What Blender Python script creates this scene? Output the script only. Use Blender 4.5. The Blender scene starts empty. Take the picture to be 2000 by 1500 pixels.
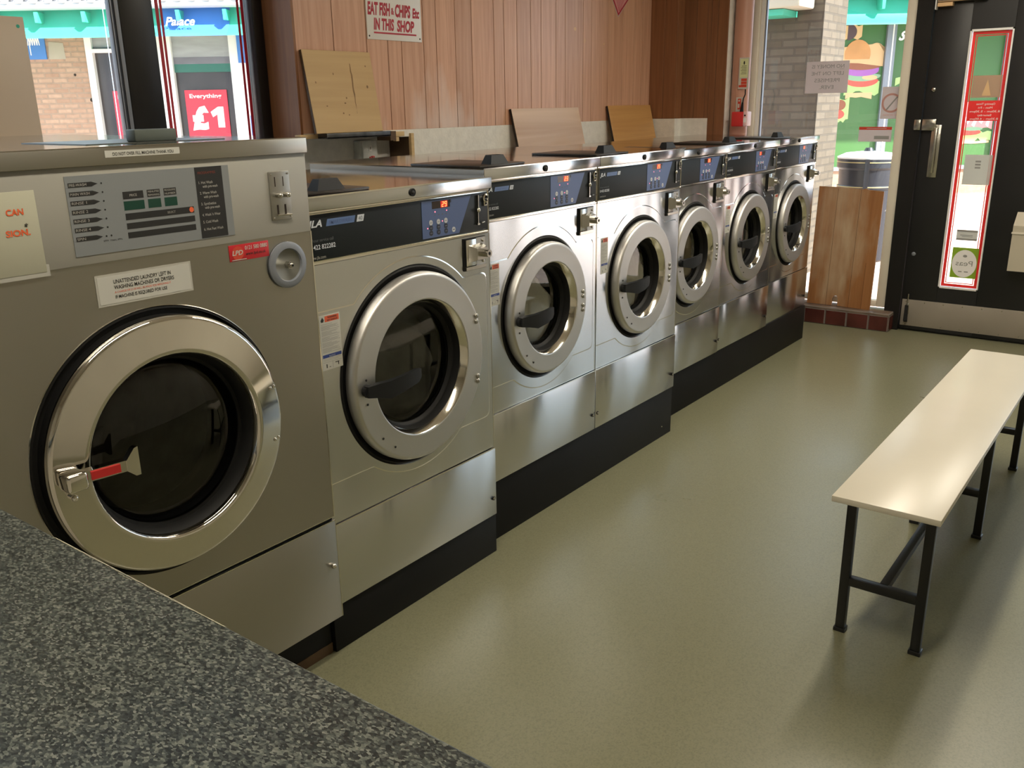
import bpy, bmesh, math, random
from mathutils import Vector, Matrix
random.seed(7)
sc = bpy.context.scene
COL = sc.collection
PI = math.pi

# ------------------------------------------------------------------ camera
RV = Vector((0.59896, -0.80061923, -0.01599284))
UV = Vector((0.24787894, 0.16637877, 0.95439726))
FW = Vector((0.76144793, 0.57561007, -0.29811088))
CP = Vector((0.12055241, -1.72995963, 1.43466019))
cd = bpy.data.cameras.new('camera')
cd.sensor_fit = 'HORIZONTAL'; cd.sensor_width = 36.0; cd.lens = 1741.27 * 36.0 / 2000.0
cd.clip_start = 0.02; cd.clip_end = 200
cam = bpy.data.objects.new('camera', cd); COL.objects.link(cam)
m = Matrix.Identity(4)
for i in range(3):
    m[i][0] = RV[i]; m[i][1] = UV[i]; m[i][2] = -FW[i]; m[i][3] = CP[i]
cam.matrix_world = m
sc.camera = cam

# ------------------------------------------------------------------ world, sun, room lights, exposure
w = bpy.data.worlds.new('sky'); sc.world = w; w.use_nodes = True
bg = w.node_tree.nodes['Background']
bg.inputs[0].default_value = (0.74, 0.86, 1.0, 1); bg.inputs[1].default_value = 2.7
def lamp(name, kind, loc, energy, color, size=None, size_y=None, direction=None):
    l = bpy.data.lights.new(name, kind); l.energy = energy; l.color = color
    if size: l.shape = 'RECTANGLE'; l.size = size; l.size_y = size_y or size
    o = bpy.data.objects.new(name, l); COL.objects.link(o); o.location = loc
    if direction: o.rotation_euler = Vector(direction).to_track_quat('-Z', 'Y').to_euler()
    return o
sun = lamp('sun', 'SUN', (8, -8, 12), 19.0, (1.0, 0.95, 0.86), direction=(-0.03, 0.72, -0.69))
sun.data.angle = math.radians(1.0)
lamp('unseen_ceiling_light', 'AREA', (1.0, -0.75, 2.6), 24, (1.0, 0.90, 0.73), 1.5, 0.16, (0, 0, -1))
lamp('unseen_ceiling_light', 'AREA', (3.9, -0.85, 2.6), 34, (1.0, 0.90, 0.73), 1.5, 0.16, (0, 0, -1))
lamp('unseen_ceiling_light', 'AREA', (5.3, -1.3, 2.6), 15, (1.0, 0.92, 0.78), 1.2, 0.16, (0, 0, -1))  # extra unseen lamp, added to brighten the far floor and door
sc.view_settings.view_transform = 'Standard'; sc.view_settings.look = 'None'
sc.view_settings.gamma = 1.0; sc.view_settings.use_curve_mapping = False
sc.view_settings.exposure = 0.25

# ------------------------------------------------------------------ materials
MATS = {}
def nodes_of(mt):
    mt.use_nodes = True
    return mt.node_tree.nodes, mt.node_tree.links, mt.node_tree.nodes['Principled BSDF']
def mat(name, col, rough=0.5, metal=0.0, bump=0.0, bscale=60, var=0.0, vscale=3.0, stretch=(1, 1, 1), emit=None, es=0, spec=0.5, coat=0, aniso=0):
    if name in MATS: return MATS[name]
    mt = bpy.data.materials.new(name); N, L, B = nodes_of(mt)
    B.inputs['Base Color'].default_value = (*col, 1); B.inputs['Roughness'].default_value = rough
    B.inputs['Metallic'].default_value = metal; B.inputs['Specular IOR Level'].default_value = spec
    B.inputs['Coat Weight'].default_value = coat; B.inputs['Anisotropic'].default_value = aniso
    if emit:
        B.inputs['Emission Color'].default_value = (*emit, 1); B.inputs['Emission Strength'].default_value = es
    tc = N.new('ShaderNodeTexCoord'); mp = N.new('ShaderNodeMapping'); mp.inputs['Scale'].default_value = stretch
    L.new(tc.outputs['Object'], mp.inputs[0])
    nz = N.new('ShaderNodeTexNoise'); nz.inputs['Scale'].default_value = vscale; nz.inputs['Detail'].default_value = 5
    L.new(mp.outputs[0], nz.inputs['Vector'])
    rp = N.new('ShaderNodeValToRGB')
    v = max(var, 0.03)
    rp.color_ramp.elements[0].position = 0.3; rp.color_ramp.elements[1].position = 0.7
    rp.color_ramp.elements[0].color = (*[c * (1 - v) for c in col], 1)
    rp.color_ramp.elements[1].color = (*[min(1, c * (1 + v)) for c in col], 1)
    L.new(nz.outputs['Fac'], rp.inputs[0]); L.new(rp.outputs[0], B.inputs['Base Color'])
    if bump:
        n2 = N.new('ShaderNodeTexNoise'); n2.inputs['Scale'].default_value = bscale; n2.inputs['Detail'].default_value = 4
        L.new(mp.outputs[0], n2.inputs['Vector'])
        bp = N.new('ShaderNodeBump'); bp.inputs['Strength'].default_value = bump; bp.inputs['Distance'].default_value = 0.004
        L.new(n2.outputs['Fac'], bp.inputs['Height']); L.new(bp.outputs[0], B.inputs['Normal'])
    MATS[name] = mt
    return mt
def steel(name, col, rough, wav=0.006, wscale=2.2, brush=0.06, aniso=0.5, rot=0.0):
    mt = bpy.data.materials.new(name); N, L, B = nodes_of(mt)
    B.inputs['Base Color'].default_value = (*col, 1); B.inputs['Metallic'].default_value = 1; B.inputs['Roughness'].default_value = rough
    B.inputs['Anisotropic'].default_value = aniso; B.inputs['Anisotropic Rotation'].default_value = rot
    tc = N.new('ShaderNodeTexCoord')
    if aniso > .3:
        tg = N.new('ShaderNodeCombineXYZ'); tg.inputs[2].default_value = 1.0; L.new(tg.outputs[0], B.inputs['Tangent'])
    oi = N.new('ShaderNodeObjectInfo')
    ad = N.new('ShaderNodeVectorMath'); ad.operation = 'ADD'
    L.new(tc.outputs['Object'], ad.inputs[0])
    ml = N.new('ShaderNodeVectorMath'); ml.operation = 'SCALE'; ml.inputs[0].default_value = (1, 1, 1)
    mu = N.new('ShaderNodeMath'); mu.operation = 'MULTIPLY'; mu.inputs[1].default_value = 17.0
    L.new(oi.outputs['Random'], mu.inputs[0]); L.new(mu.outputs[0], ml.inputs['Scale']); L.new(ml.outputs[0], ad.inputs[1])
    mp = N.new('ShaderNodeMapping'); mp.inputs['Scale'].default_value = (1.5, 1.5, 420)
    L.new(ad.outputs[0], mp.inputs[0])
    n1 = N.new('ShaderNodeTexNoise'); n1.inputs['Scale'].default_value = 2.0; n1.inputs['Detail'].default_value = 3
    L.new(mp.outputs[0], n1.inputs['Vector'])
    n2 = N.new('ShaderNodeTexNoise'); n2.inputs['Scale'].default_value = wscale; n2.inputs['Detail'].default_value = 1
    mp2 = N.new('ShaderNodeMapping'); mp2.inputs['Scale'].default_value = (1.6, 1.6, 0.8)
    L.new(ad.outputs[0], mp2.inputs[0]); L.new(mp2.outputs[0], n2.inputs['Vector'])
    b1 = N.new('ShaderNodeBump'); b1.inputs['Strength'].default_value = 1; b1.inputs['Distance'].default_value = wav
    L.new(n2.outputs['Fac'], b1.inputs['Height'])
    b2 = N.new('ShaderNodeBump'); b2.inputs['Strength'].default_value = brush; b2.inputs['Distance'].default_value = 0.0004
    L.new(n1.outputs['Fac'], b2.inputs['Height']); L.new(b1.outputs[0], b2.inputs['Normal']); L.new(b2.outputs[0], B.inputs['Normal'])
    mr = N.new('ShaderNodeMapRange'); mr.inputs['To Min'].default_value = rough * 0.95; mr.inputs['To Max'].default_value = rough * 1.05
    L.new(n1.outputs['Fac'], mr.inputs[0]); L.new(mr.outputs[0], B.inputs['Roughness'])
    MATS[name] = mt
def glass(name, tint=(0.95, 0.97, 0.97), refl=0.06, rough=0.0):
    mt = bpy.data.materials.new(name); mt.use_nodes = True; N = mt.node_tree.nodes; L = mt.node_tree.links; N.clear()
    o = N.new('ShaderNodeOutputMaterial'); mx = N.new('ShaderNodeMixShader'); t = N.new('ShaderNodeBsdfTransparent'); g = N.new('ShaderNodeBsdfGlossy')
    t.inputs[0].default_value = (*tint, 1); g.inputs['Roughness'].default_value = rough
    fr = N.new('ShaderNodeFresnel'); fr.inputs['IOR'].default_value = 1.45
    tx = N.new('ShaderNodeTexNoise'); tx.inputs['Scale'].default_value = 9
    mr = N.new('ShaderNodeMapRange'); mr.inputs['To Min'].default_value = refl * 0.4; mr.inputs['To Max'].default_value = refl * 0.6
    L.new(tx.outputs['Fac'], mr.inputs[0])
    a = N.new('ShaderNodeMath'); a.operation = 'ADD'; L.new(fr.outputs[0], a.inputs[0]); L.new(mr.outputs[0], a.inputs[1])
    L.new(a.outputs[0], mx.inputs[0]); L.new(t.outputs[0], mx.inputs[1]); L.new(g.outputs[0], mx.inputs[2]); L.new(mx.outputs[0], o.inputs[0])
    MATS[name] = mt
def wood(name, c1, c2, rough=0.45, gscale=3.0, island=0.0, axis='z', scuff=None, coat=0.0, stain=None):
    mt = bpy.data.materials.new(name); N, L, B = nodes_of(mt)
    B.inputs['Roughness'].default_value = rough; B.inputs['Coat Weight'].default_value = coat
    tc = N.new('ShaderNodeTexCoord'); mp = N.new('ShaderNodeMapping')
    mp.inputs['Scale'].default_value = {'z': (26, 26, 1.1), 'x': (1.1, 26, 26), 'y': (26, 1.1, 26)}[axis]
    L.new(tc.outputs['Object'], mp.inputs[0])
    gi = N.new('ShaderNodeNewGeometry')
    sv = N.new('ShaderNodeVectorMath'); sv.operation = 'SCALE'; sv.inputs[0].default_value = (7, 7, 7)
    L.new(gi.outputs['Random Per Island'], sv.inputs['Scale'])
    ad = N.new('ShaderNodeVectorMath'); ad.operation = 'ADD'; L.new(mp.outputs[0], ad.inputs[0]); L.new(sv.outputs[0], ad.inputs[1])
    nz = N.new('ShaderNodeTexNoise'); nz.inputs['Scale'].default_value = gscale; nz.inputs['Detail'].default_value = 8; nz.inputs['Distortion'].default_value = 0.6
    L.new(ad.outputs[0], nz.inputs['Vector'])
    rp = N.new('ShaderNodeValToRGB'); rp.color_ramp.elements[0].position = 0.3; rp.color_ramp.elements[1].position = 0.72
    rp.color_ramp.elements[0].color = (*c1, 1); rp.color_ramp.elements[1].color = (*c2, 1)
    L.new(nz.outputs['Fac'], rp.inputs[0]); out = rp.outputs[0]
    if island:
        hs = N.new('ShaderNodeHueSaturation'); mr = N.new('ShaderNodeMapRange')
        mr.inputs['To Min'].default_value = 1 - island; mr.inputs['To Max'].default_value = 1 + island
        L.new(gi.outputs['Random Per Island'], mr.inputs[0]); L.new(mr.outputs[0], hs.inputs['Value']); L.new(out, hs.inputs['Color']); out = hs.outputs[0]
    if scuff:   # a worn pale patch: (centre x, centre z, radius x, radius z, colour)
        cx, cz, rx, rz, sc_col = scuff
        sx = N.new('ShaderNodeSeparateXYZ'); L.new(tc.outputs['Object'], sx.inputs[0])
        def dist(outp, c, r):
            s1 = N.new('ShaderNodeMath'); s1.operation = 'SUBTRACT'; L.new(outp, s1.inputs[0]); s1.inputs[1].default_value = c
            s2 = N.new('ShaderNodeMath'); s2.operation = 'DIVIDE'; L.new(s1.outputs[0], s2.inputs[0]); s2.inputs[1].default_value = r
            s3 = N.new('ShaderNodeMath'); s3.operation = 'POWER'; L.new(s2.outputs[0], s3.inputs[0]); s3.inputs[1].default_value = 2
            s2.use_clamp = False; return s3.outputs[0]
        # even power needs positive input: absolute first
        def adist(outp, c, r):
            s1 = N.new('ShaderNodeMath'); s1.operation = 'SUBTRACT'; L.new(outp, s1.inputs[0]); s1.inputs[1].default_value = c
            s0 = N.new('ShaderNodeMath'); s0.operation = 'ABSOLUTE'; L.new(s1.outputs[0], s0.inputs[0])
            s2 = N.new('ShaderNodeMath'); s2.operation = 'DIVIDE'; L.new(s0.outputs[0], s2.inputs[0]); s2.inputs[1].default_value = r
            return s2.outputs[0]
        mxx = N.new('ShaderNodeMath'); mxx.operation = 'ADD'; L.new(adist(sx.outputs[0], cx, rx), mxx.inputs[0]); L.new(adist(sx.outputs[2], cz, rz), mxx.inputs[1])
        n3 = N.new('ShaderNodeTexNoise'); n3.inputs['Scale'].default_value = 5; n3.inputs['Detail'].default_value = 8
        mp3 = N.new('ShaderNodeMapping'); mp3.inputs['Scale'].default_value = (3, 3, 0.7); L.new(tc.outputs['Object'], mp3.inputs[0]); L.new(mp3.outputs[0], n3.inputs['Vector'])
        sub = N.new('ShaderNodeMath'); sub.operation = 'MULTIPLY_ADD'; L.new(n3.outputs['Fac'], sub.inputs[0]); sub.inputs[1].default_value = 2.6; sub.inputs[2].default_value = 0.0
        s4 = N.new('ShaderNodeMath'); s4.operation = 'SUBTRACT'; L.new(sub.outputs[0], s4.inputs[0]); L.new(mxx.outputs[0], s4.inputs[1])
        r4 = N.new('ShaderNodeMapRange'); r4.inputs['From Min'].default_value = 0.2; r4.inputs['From Max'].default_value = 1.3; r4.inputs['To Max'].default_value = 0.75
        L.new(s4.outputs[0], r4.inputs[0])
        mx = N.new('ShaderNodeMixRGB'); L.new(r4.outputs[0], mx.inputs[0]); L.new(out, mx.inputs[1]); mx.inputs[2].default_value = (*sc_col, 1); out = mx.outputs[0]
    L.new(out, B.inputs['Base Color'])
    bp = N.new('ShaderNodeBump'); bp.inputs['Strength'].default_value = 0.12; bp.inputs['Distance'].default_value = 0.002
    L.new(nz.outputs['Fac'], bp.inputs['Height']); L.new(bp.outputs[0], B.inputs['Normal'])
    MATS[name] = mt
def brick(name, c1, c2, mortar, bw=0.225, bh=0.075, msize=0.012, axis='x', rough=0.85):
    mt = bpy.data.materials.new(name); N, L, B = nodes_of(mt); B.inputs['Roughness'].default_value = rough
    tc = N.new('ShaderNodeTexCoord'); sp = N.new('ShaderNodeSeparateXYZ'); L.new(tc.outputs['Object'], sp.inputs[0])
    cb = N.new('ShaderNodeCombineXYZ')
    if axis == 'xy':
        a = N.new('ShaderNodeMath'); a.operation = 'ADD'; L.new(sp.outputs[0], a.inputs[0]); L.new(sp.outputs[1], a.inputs[1]); L.new(a.outputs[0], cb.inputs[0])
    elif axis == 'ground': L.new(sp.outputs[0], cb.inputs[0])
    else: L.new(sp.outputs[{'x': 0, 'y': 1}[axis]], cb.inputs[0])
    L.new(sp.outputs[1 if axis == 'ground' else 2], cb.inputs[1])
    br = N.new('ShaderNodeTexBrick'); L.new(cb.outputs[0], br.inputs['Vector'])
    br.inputs['Scale'].default_value = 1; br.inputs['Brick Width'].default_value = bw; br.inputs['Row Height'].default_value = bh; br.inputs['Mortar Size'].default_value = msize
    br.inputs['Color1'].default_value = (*c1, 1); br.inputs['Color2'].default_value = (*c2, 1); br.inputs['Mortar'].default_value = (*mortar, 1); br.inputs['Bias'].default_value = -0.1
    nz = N.new('ShaderNodeTexNoise'); nz.inputs['Scale'].default_value = 14; nz.inputs['Detail'].default_value = 5; L.new(tc.outputs['Object'], nz.inputs['Vector'])
    hs = N.new('ShaderNodeHueSaturation'); mr = N.new('ShaderNodeMapRange'); mr.inputs['To Min'].default_value = 0.75; mr.inputs['To Max'].default_value = 1.25
    L.new(nz.outputs['Fac'], mr.inputs[0]); L.new(mr.outputs[0], hs.inputs['Value']); L.new(br.outputs['Color'], hs.inputs['Color']); L.new(hs.outputs[0], B.inputs['Base Color'])
    bp = N.new('ShaderNodeBump'); bp.inputs['Distance'].default_value = 0.006; bp.invert = True; L.new(br.outputs['Fac'], bp.inputs['Height']); L.new(bp.outputs[0], B.inputs['Normal'])
    MATS[name] = mt
def speckle(name, cols, scale, rough, pos=(0.3, 0.5, 0.7), stretch=(1, 1, 1), coat=0.0, big=0.0):
    mt = bpy.data.materials.new(name); N, L, B = nodes_of(mt); B.inputs['Roughness'].default_value = rough; B.inputs['Coat Weight'].default_value = coat
    tc = N.new('ShaderNodeTexCoord'); mp = N.new('ShaderNodeMapping'); mp.inputs['Scale'].default_value = stretch; L.new(tc.outputs['Object'], mp.inputs[0])
    vo = N.new('ShaderNodeTexVoronoi'); vo.inputs['Scale'].default_value = scale; L.new(mp.outputs[0], vo.inputs['Vector'])
    nz = N.new('ShaderNodeTexNoise'); nz.inputs['Scale'].default_value = scale * 0.5; nz.inputs['Detail'].default_value = 6; L.new(mp.outputs[0], nz.inputs['Vector'])
    sp = N.new('ShaderNodeSeparateColor'); L.new(vo.outputs['Color'], sp.inputs[0])
    mx = N.new('ShaderNodeMath'); mx.operation = 'MULTIPLY_ADD'; L.new(sp.outputs[0], mx.inputs[0]); mx.inputs[1].default_value = 0.55
    m2 = N.new('ShaderNodeMath'); m2.operation = 'MULTIPLY'; L.new(nz.outputs['Fac'], m2.inputs[0]); m2.inputs[1].default_value = 0.5; L.new(m2.outputs[0], mx.inputs[2])
    rp = N.new('ShaderNodeValToRGB'); e = rp.color_ramp.elements
    e[0].position = pos[0]; e[0].color = (*cols[0], 1); e[1].position = pos[-1]; e[1].color = (*cols[-1], 1)
    for c, p_ in zip(cols[1:-1], pos[1:-1]):
        n_ = e.new(p_); n_.color = (*c, 1)
    L.new(mx.outputs[0], rp.inputs[0]); out = rp.outputs[0]
    if big:
        n5 = N.new('ShaderNodeTexNoise'); n5.inputs['Scale'].default_value = 1.6; n5.inputs['Detail'].default_value = 6; L.new(tc.outputs['Object'], n5.inputs['Vector'])
        mr = N.new('ShaderNodeMapRange'); mr.inputs['To Min'].default_value = 1 - big; mr.inputs['To Max'].default_value = 1 + big; L.new(n5.outputs['Fac'], mr.inputs[0])
        hs = N.new('ShaderNodeHueSaturation'); L.new(mr.outputs[0], hs.inputs['Value']); L.new(out, hs.inputs['Color']); out = hs.outputs[0]
        m6 = N.new('ShaderNodeMapRange'); m6.inputs['To Min'].default_value = rough - 0.08; m6.inputs['To Max'].default_value = rough + 0.1; L.new(n5.outputs['Fac'], m6.inputs[0]); L.new(m6.outputs[0], B.inputs['Roughness'])
    L.new(out, B.inputs['Base Color'])
    MATS[name] = mt

steel('steel', (0.66, 0.67, 0.68), 0.21, wav=0.012, aniso=0.93, brush=0.0)
steel('steel_old', (0.41, 0.395, 0.355), 0.30, wav=0.008, aniso=0.8, brush=0.0)
steel('steel_lid', (0.50, 0.46, 0.42), 0.10, wav=0.0008, brush=0.03, aniso=0.2)
steel('steel_ring', (0.62, 0.61, 0.59), 0.45, wav=0.0005, brush=0.08, aniso=0.3)
mat('chrome', (0.78, 0.75, 0.70), 0.07, 1.0, bump=0.05, bscale=6, var=0.04)
mat('chrome_edge', (0.85, 0.82, 0.74), 0.12, 1.0)
mat('nickel', (0.62, 0.60, 0.55), 0.22, 1.0, var=0.1, vscale=8)
mat('dull_metal', (0.42, 0.41, 0.38), 0.42, 1.0, var=0.08)
mat('aluminium', (0.24, 0.26, 0.30), 0.45, 0.3, var=0.06)
mat('galvanised', (0.62, 0.64, 0.61), 0.45, 0.2, var=0.12, vscale=20)
mat('lock_grey', (0.22, 0.22, 0.20), 0.4, 0.3)
mat('rubber', (0.008, 0.008, 0.008), 0.6, spec=0.25)
mat('black_plastic', (0.013, 0.014, 0.016), 0.5, spec=0.3)
mat('fascia_black', (0.012, 0.016, 0.019), 0.45, var=0.05, spec=0.3)
mat('hopper_plastic', (0.030, 0.026, 0.024), 0.35)
mat('hopper_grey', (0.075, 0.09, 0.08), 0.5)
mat('hopper_dark', (0.05, 0.055, 0.05), 0.4)
mat('blue_pad', (0.075, 0.12, 0.27), 0.4)
mat('logo_blue', (0.10, 0.17, 0.36), 0.4)
mat('logo_white', (0.62, 0.66, 0.72), 0.5)
mat('dim_print', (0.10, 0.11, 0.12), 0.5)
mat('btn_white', (0.52, 0.54, 0.58), 0.45)
mat('btn_black', (0.015, 0.02, 0.035), 0.4)
mat('btn_grey', (0.2, 0.23, 0.3), 0.4)
mat('display_dark', (0.028, 0.016, 0.014), 0.2)
mat('led_red', (1.0, 0.05, 0.02), 0.4, emit=(1.0, 0.22, 0.06), es=3.0)
mat('led_glow', (0.5, 0.02, 0.01), 0.3, emit=(1.0, 0.01, 0.005), es=0.22)
mat('led_pink', (1.0, 0.25, 0.35), 0.4, emit=(1.0, 0.2, 0.3), es=1.2)
mat('cream_enamel', (0.36, 0.35, 0.31), 0.38, var=0.04, vscale=2)
mat('label_grey', (0.23, 0.245, 0.255), 0.45)
mat('print_black', (0.018, 0.018, 0.018), 0.5)
mat('print_light', (0.42, 0.41, 0.38), 0.5)
mat('print_red', (0.62, 0.06, 0.03), 0.5)
mat('print_orange', (0.80, 0.13, 0.04), 0.55)
mat('print_dimred', (0.20, 0.035, 0.02), 0.5)
mat('led_green_off', (0.006, 0.050, 0.034), 0.3)
mat('paper', (0.56, 0.555, 0.51), 0.6, var=0.03)
mat('paper_cream', (0.47, 0.46, 0.35), 0.55, var=0.04)
mat('paper_warm', (0.60, 0.44, 0.32), 0.6, var=0.03)
mat('laminate_film', (0.48, 0.47, 0.42), 0.25)
mat('sticker_red', (0.56, 0.02, 0.03), 0.35)
mat('warn_orange', (0.72, 0.12, 0.05), 0.45)
mat('warn_blue', (0.03, 0.06, 0.25), 0.45)
mat('paper_grey_print', (0.30, 0.30, 0.29), 0.6)
mat('plinth_black', (0.007, 0.007, 0.008), 0.55, spec=0.25, var=0.15, vscale=4)
mat('bench_white', (0.72, 0.67, 0.56), 0.30, var=0.02)
mat('bench_edge', (0.70, 0.66, 0.54), 0.5)
mat('bench_steel', (0.012, 0.012, 0.014), 0.35)
mat('wall_white', (0.80, 0.78, 0.72), 0.8, bump=0.6, bscale=90, var=0.06, vscale=30)
mat('wall_cream', (0.60, 0.56, 0.45), 0.7, var=0.04)
mat('ceiling_white', (0.70, 0.66, 0.56), 0.9)
mat('frame_black', (0.008, 0.007, 0.007), 0.35, var=0.2, vscale=8, stretch=(6, 6, 1))
mat('door_black', (0.012, 0.012, 0.013), 0.42, var=0.2, vscale=3)
mat('frame_cream', (0.78, 0.72, 0.61), 0.5, var=0.06)
mat('frame_white', (0.80, 0.80, 0.78), 0.45)
mat('pipe_paint', (0.55, 0.29, 0.21), 0.38, var=0.06)
mat('red_plastic', (0.60, 0.03, 0.03), 0.35)
mat('pale_pink', (0.80, 0.55, 0.55), 0.4)
mat('sign_white', (0.78, 0.76, 0.72), 0.4)
mat('sign_red', (0.42, 0.012, 0.03), 0.5)
mat('stripe_red', (0.45, 0.01, 0.03), 0.5)
mat('stripe_bright', (0.85, 0.03, 0.03), 0.45)
mat('kick_steel', (0.36, 0.32, 0.27), 0.4, 0.25, var=0.08)
mat('shop_dark', (0.035, 0.030, 0.032), 0.25, var=0.4, vscale=2)
mat('shop_grey', (0.33, 0.34, 0.35), 0.5, var=0.15, vscale=2, stretch=(1, 1, 6))
mat('shop_teal', (0.02, 0.14, 0.11), 0.5)
mat('poster_red', (0.75, 0.035, 0.07), 0.45)
mat('poster_white', (0.92, 0.90, 0.90), 0.5)
mat('sign_blue', (0.06, 0.22, 0.58), 0.45)
mat('canopy_green', (0.055, 0.46, 0.32), 0.4, var=0.06)
mat('gutter_grey', (0.42, 0.44, 0.45), 0.5)
mat('tile_grey', (0.16, 0.16, 0.19), 0.7, var=0.2)
mat('tile_end', (0.85, 0.80, 0.74), 0.7)
mat('poster_green', (0.055, 0.15, 0.04), 0.4)
mat('bread', (0.62, 0.30, 0.11), 0.5, var=0.12)
mat('bread_pale', (0.70, 0.46, 0.24), 0.5)
mat('patty', (0.30, 0.11, 0.06), 0.6)
mat('onion', (0.36, 0.12, 0.44), 0.4)
mat('cucumber', (0.25, 0.42, 0.26), 0.4)
mat('tomato', (0.78, 0.10, 0.07), 0.35)
mat('lettuce', (0.42, 0.62, 0.22), 0.5)
mat('ham', (0.72, 0.32, 0.32), 0.5)
mat('ham_light', (0.86, 0.62, 0.66), 0.5)
mat('seed_dark', (0.10, 0.06, 0.07), 0.5)
mat('bin_black', (0.018, 0.020, 0.028), 0.35)
mat('bin_gold', (0.50, 0.40, 0.18), 0.4)
mat('peas_green', (0.38, 0.55, 0.06), 0.5)
mat('notice_green', (0.68, 0.74, 0.42), 0.55)
mat('cloth_white', (0.90, 0.89, 0.84), 0.9, bump=0.4, bscale=30, var=0.12, vscale=10)
mat('cloth_grey', (0.16, 0.16, 0.16), 0.9, bump=0.4, bscale=30, var=0.3, vscale=8)
mat('cloth_tan', (0.42, 0.36, 0.26), 0.9, bump=0.4, bscale=30, var=0.3, vscale=8)
mat('drum_steel', (0.34, 0.33, 0.31), 0.3, 1.0, var=0.2, vscale=12)
mat('pale_timber', (0.62, 0.44, 0.22), 0.6, var=0.12, vscale=6, stretch=(1, 8, 8))
mat('dark_timber', (0.085, 0.045, 0.018), 0.6, var=0.3, vscale=6)
mat('shelf_steel', (0.10, 0.10, 0.10), 0.4, 0.6, var=0.5, vscale=14)
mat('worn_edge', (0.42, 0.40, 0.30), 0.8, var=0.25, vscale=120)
mat('box_cream', (0.55, 0.50, 0.40), 0.4)
mat('sill_tile', (0.085, 0.022, 0.018), 0.22, var=0.35, vscale=6)
mat('sill_top', (0.16, 0.11, 0.08), 0.4, var=0.35, vscale=9)
mat('grout', (0.20, 0.17, 0.15), 0.8)
mat('beige_board', (0.62, 0.50, 0.38), 0.4, var=0.02)
mat('patch_grey', (0.42, 0.38, 0.30), 0.8, var=0.1)
mat('hole_dark', (0.03, 0.02, 0.015), 0.9)
wood('panel_wood', (0.52, 0.28, 0.175), (0.67, 0.40, 0.27), 0.36, 2.2, island=0.10, scuff=(3.66, 1.36, 0.36, 0.24, (0.78, 0.64, 0.57)))
wood('panel_dark', (0.19, 0.078, 0.032), (0.27, 0.115, 0.048), 0.5, 2.2, island=0.12)
wood('board_plain', (0.50, 0.325, 0.135), (0.57, 0.385, 0.17), 0.5, 1.2, axis='x')
wood('board_varnish', (0.55, 0.29, 0.10), (0.64, 0.36, 0.13), 0.33, 1.5, axis='x')
wood('board_gloss', (0.46, 0.27, 0.14), (0.78, 0.56, 0.37), 0.40, 0.35, axis='x', coat=0.1)
wood('board_worn', (0.28, 0.115, 0.035), (0.36, 0.16, 0.055), 0.45, 2.0, scuff=(0.17, 0.42, 0.25, 0.6, (0.52, 0.40, 0.26)))
brick('brick_buff', (0.40, 0.25, 0.17), (0.49, 0.33, 0.23), (0.36, 0.26, 0.19))
brick('brick_pillar', (0.088, 0.068, 0.048), (0.118, 0.094, 0.070), (0.075, 0.060, 0.046), bw=.215, bh=.064, msize=.008, axis='xy')
brick('paving', (0.46, 0.32, 0.27), (0.58, 0.44, 0.38), (0.36, 0.30, 0.26), bw=0.2, bh=0.1, msize=0.006, axis='ground')
speckle('granite', [(0.010, 0.013, 0.014), (0.030, 0.037, 0.037), (0.065, 0.078, 0.072), (0.20, 0.215, 0.185)], 430, 0.33, (0.22, 0.44, 0.60, 0.84), (1.0, 0.62, 1))
speckle('floor_vinyl', [(0.178, 0.176, 0.108), (0.212, 0.208, 0.127), (0.228, 0.223, 0.139)], 260, 0.30, (0.2, 0.5, 0.8), big=0.06)
glass('pane', (0.93, 0.96, 0.96), 0.03)
glass('door_glass', (0.85, 0.86, 0.84), 0.03)
glass('door_glass_dark', (0.45, 0.45, 0.42), 0.04)

def translucent(name, amt=0.45):
    mt = MATS[name]; N, L = mt.node_tree.nodes, mt.node_tree.links
    B = N['Principled BSDF']; out = N['Material Output']; tr = N.new('ShaderNodeBsdfTranslucent'); mx = N.new('ShaderNodeMixShader'); mx.inputs[0].default_value = amt
    src = B.inputs['Base Color'].links[0].from_socket; L.new(src, tr.inputs[0])
    L.new(B.outputs[0], mx.inputs[1]); L.new(tr.outputs[0], mx.inputs[2]); L.new(mx.outputs[0], out.inputs[0])
mat('poster_back', (0.74, 0.68, 0.68), 0.6)
mat('window_paper', (0.72, 0.72, 0.68), 0.6)
mat('warn_orange_pale', (0.72, 0.42, 0.36), 0.6)
for k_ in ('poster_back', 'paper_warm', 'window_paper', 'warn_orange_pale', 'peas_green'): translucent(k_)
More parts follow.
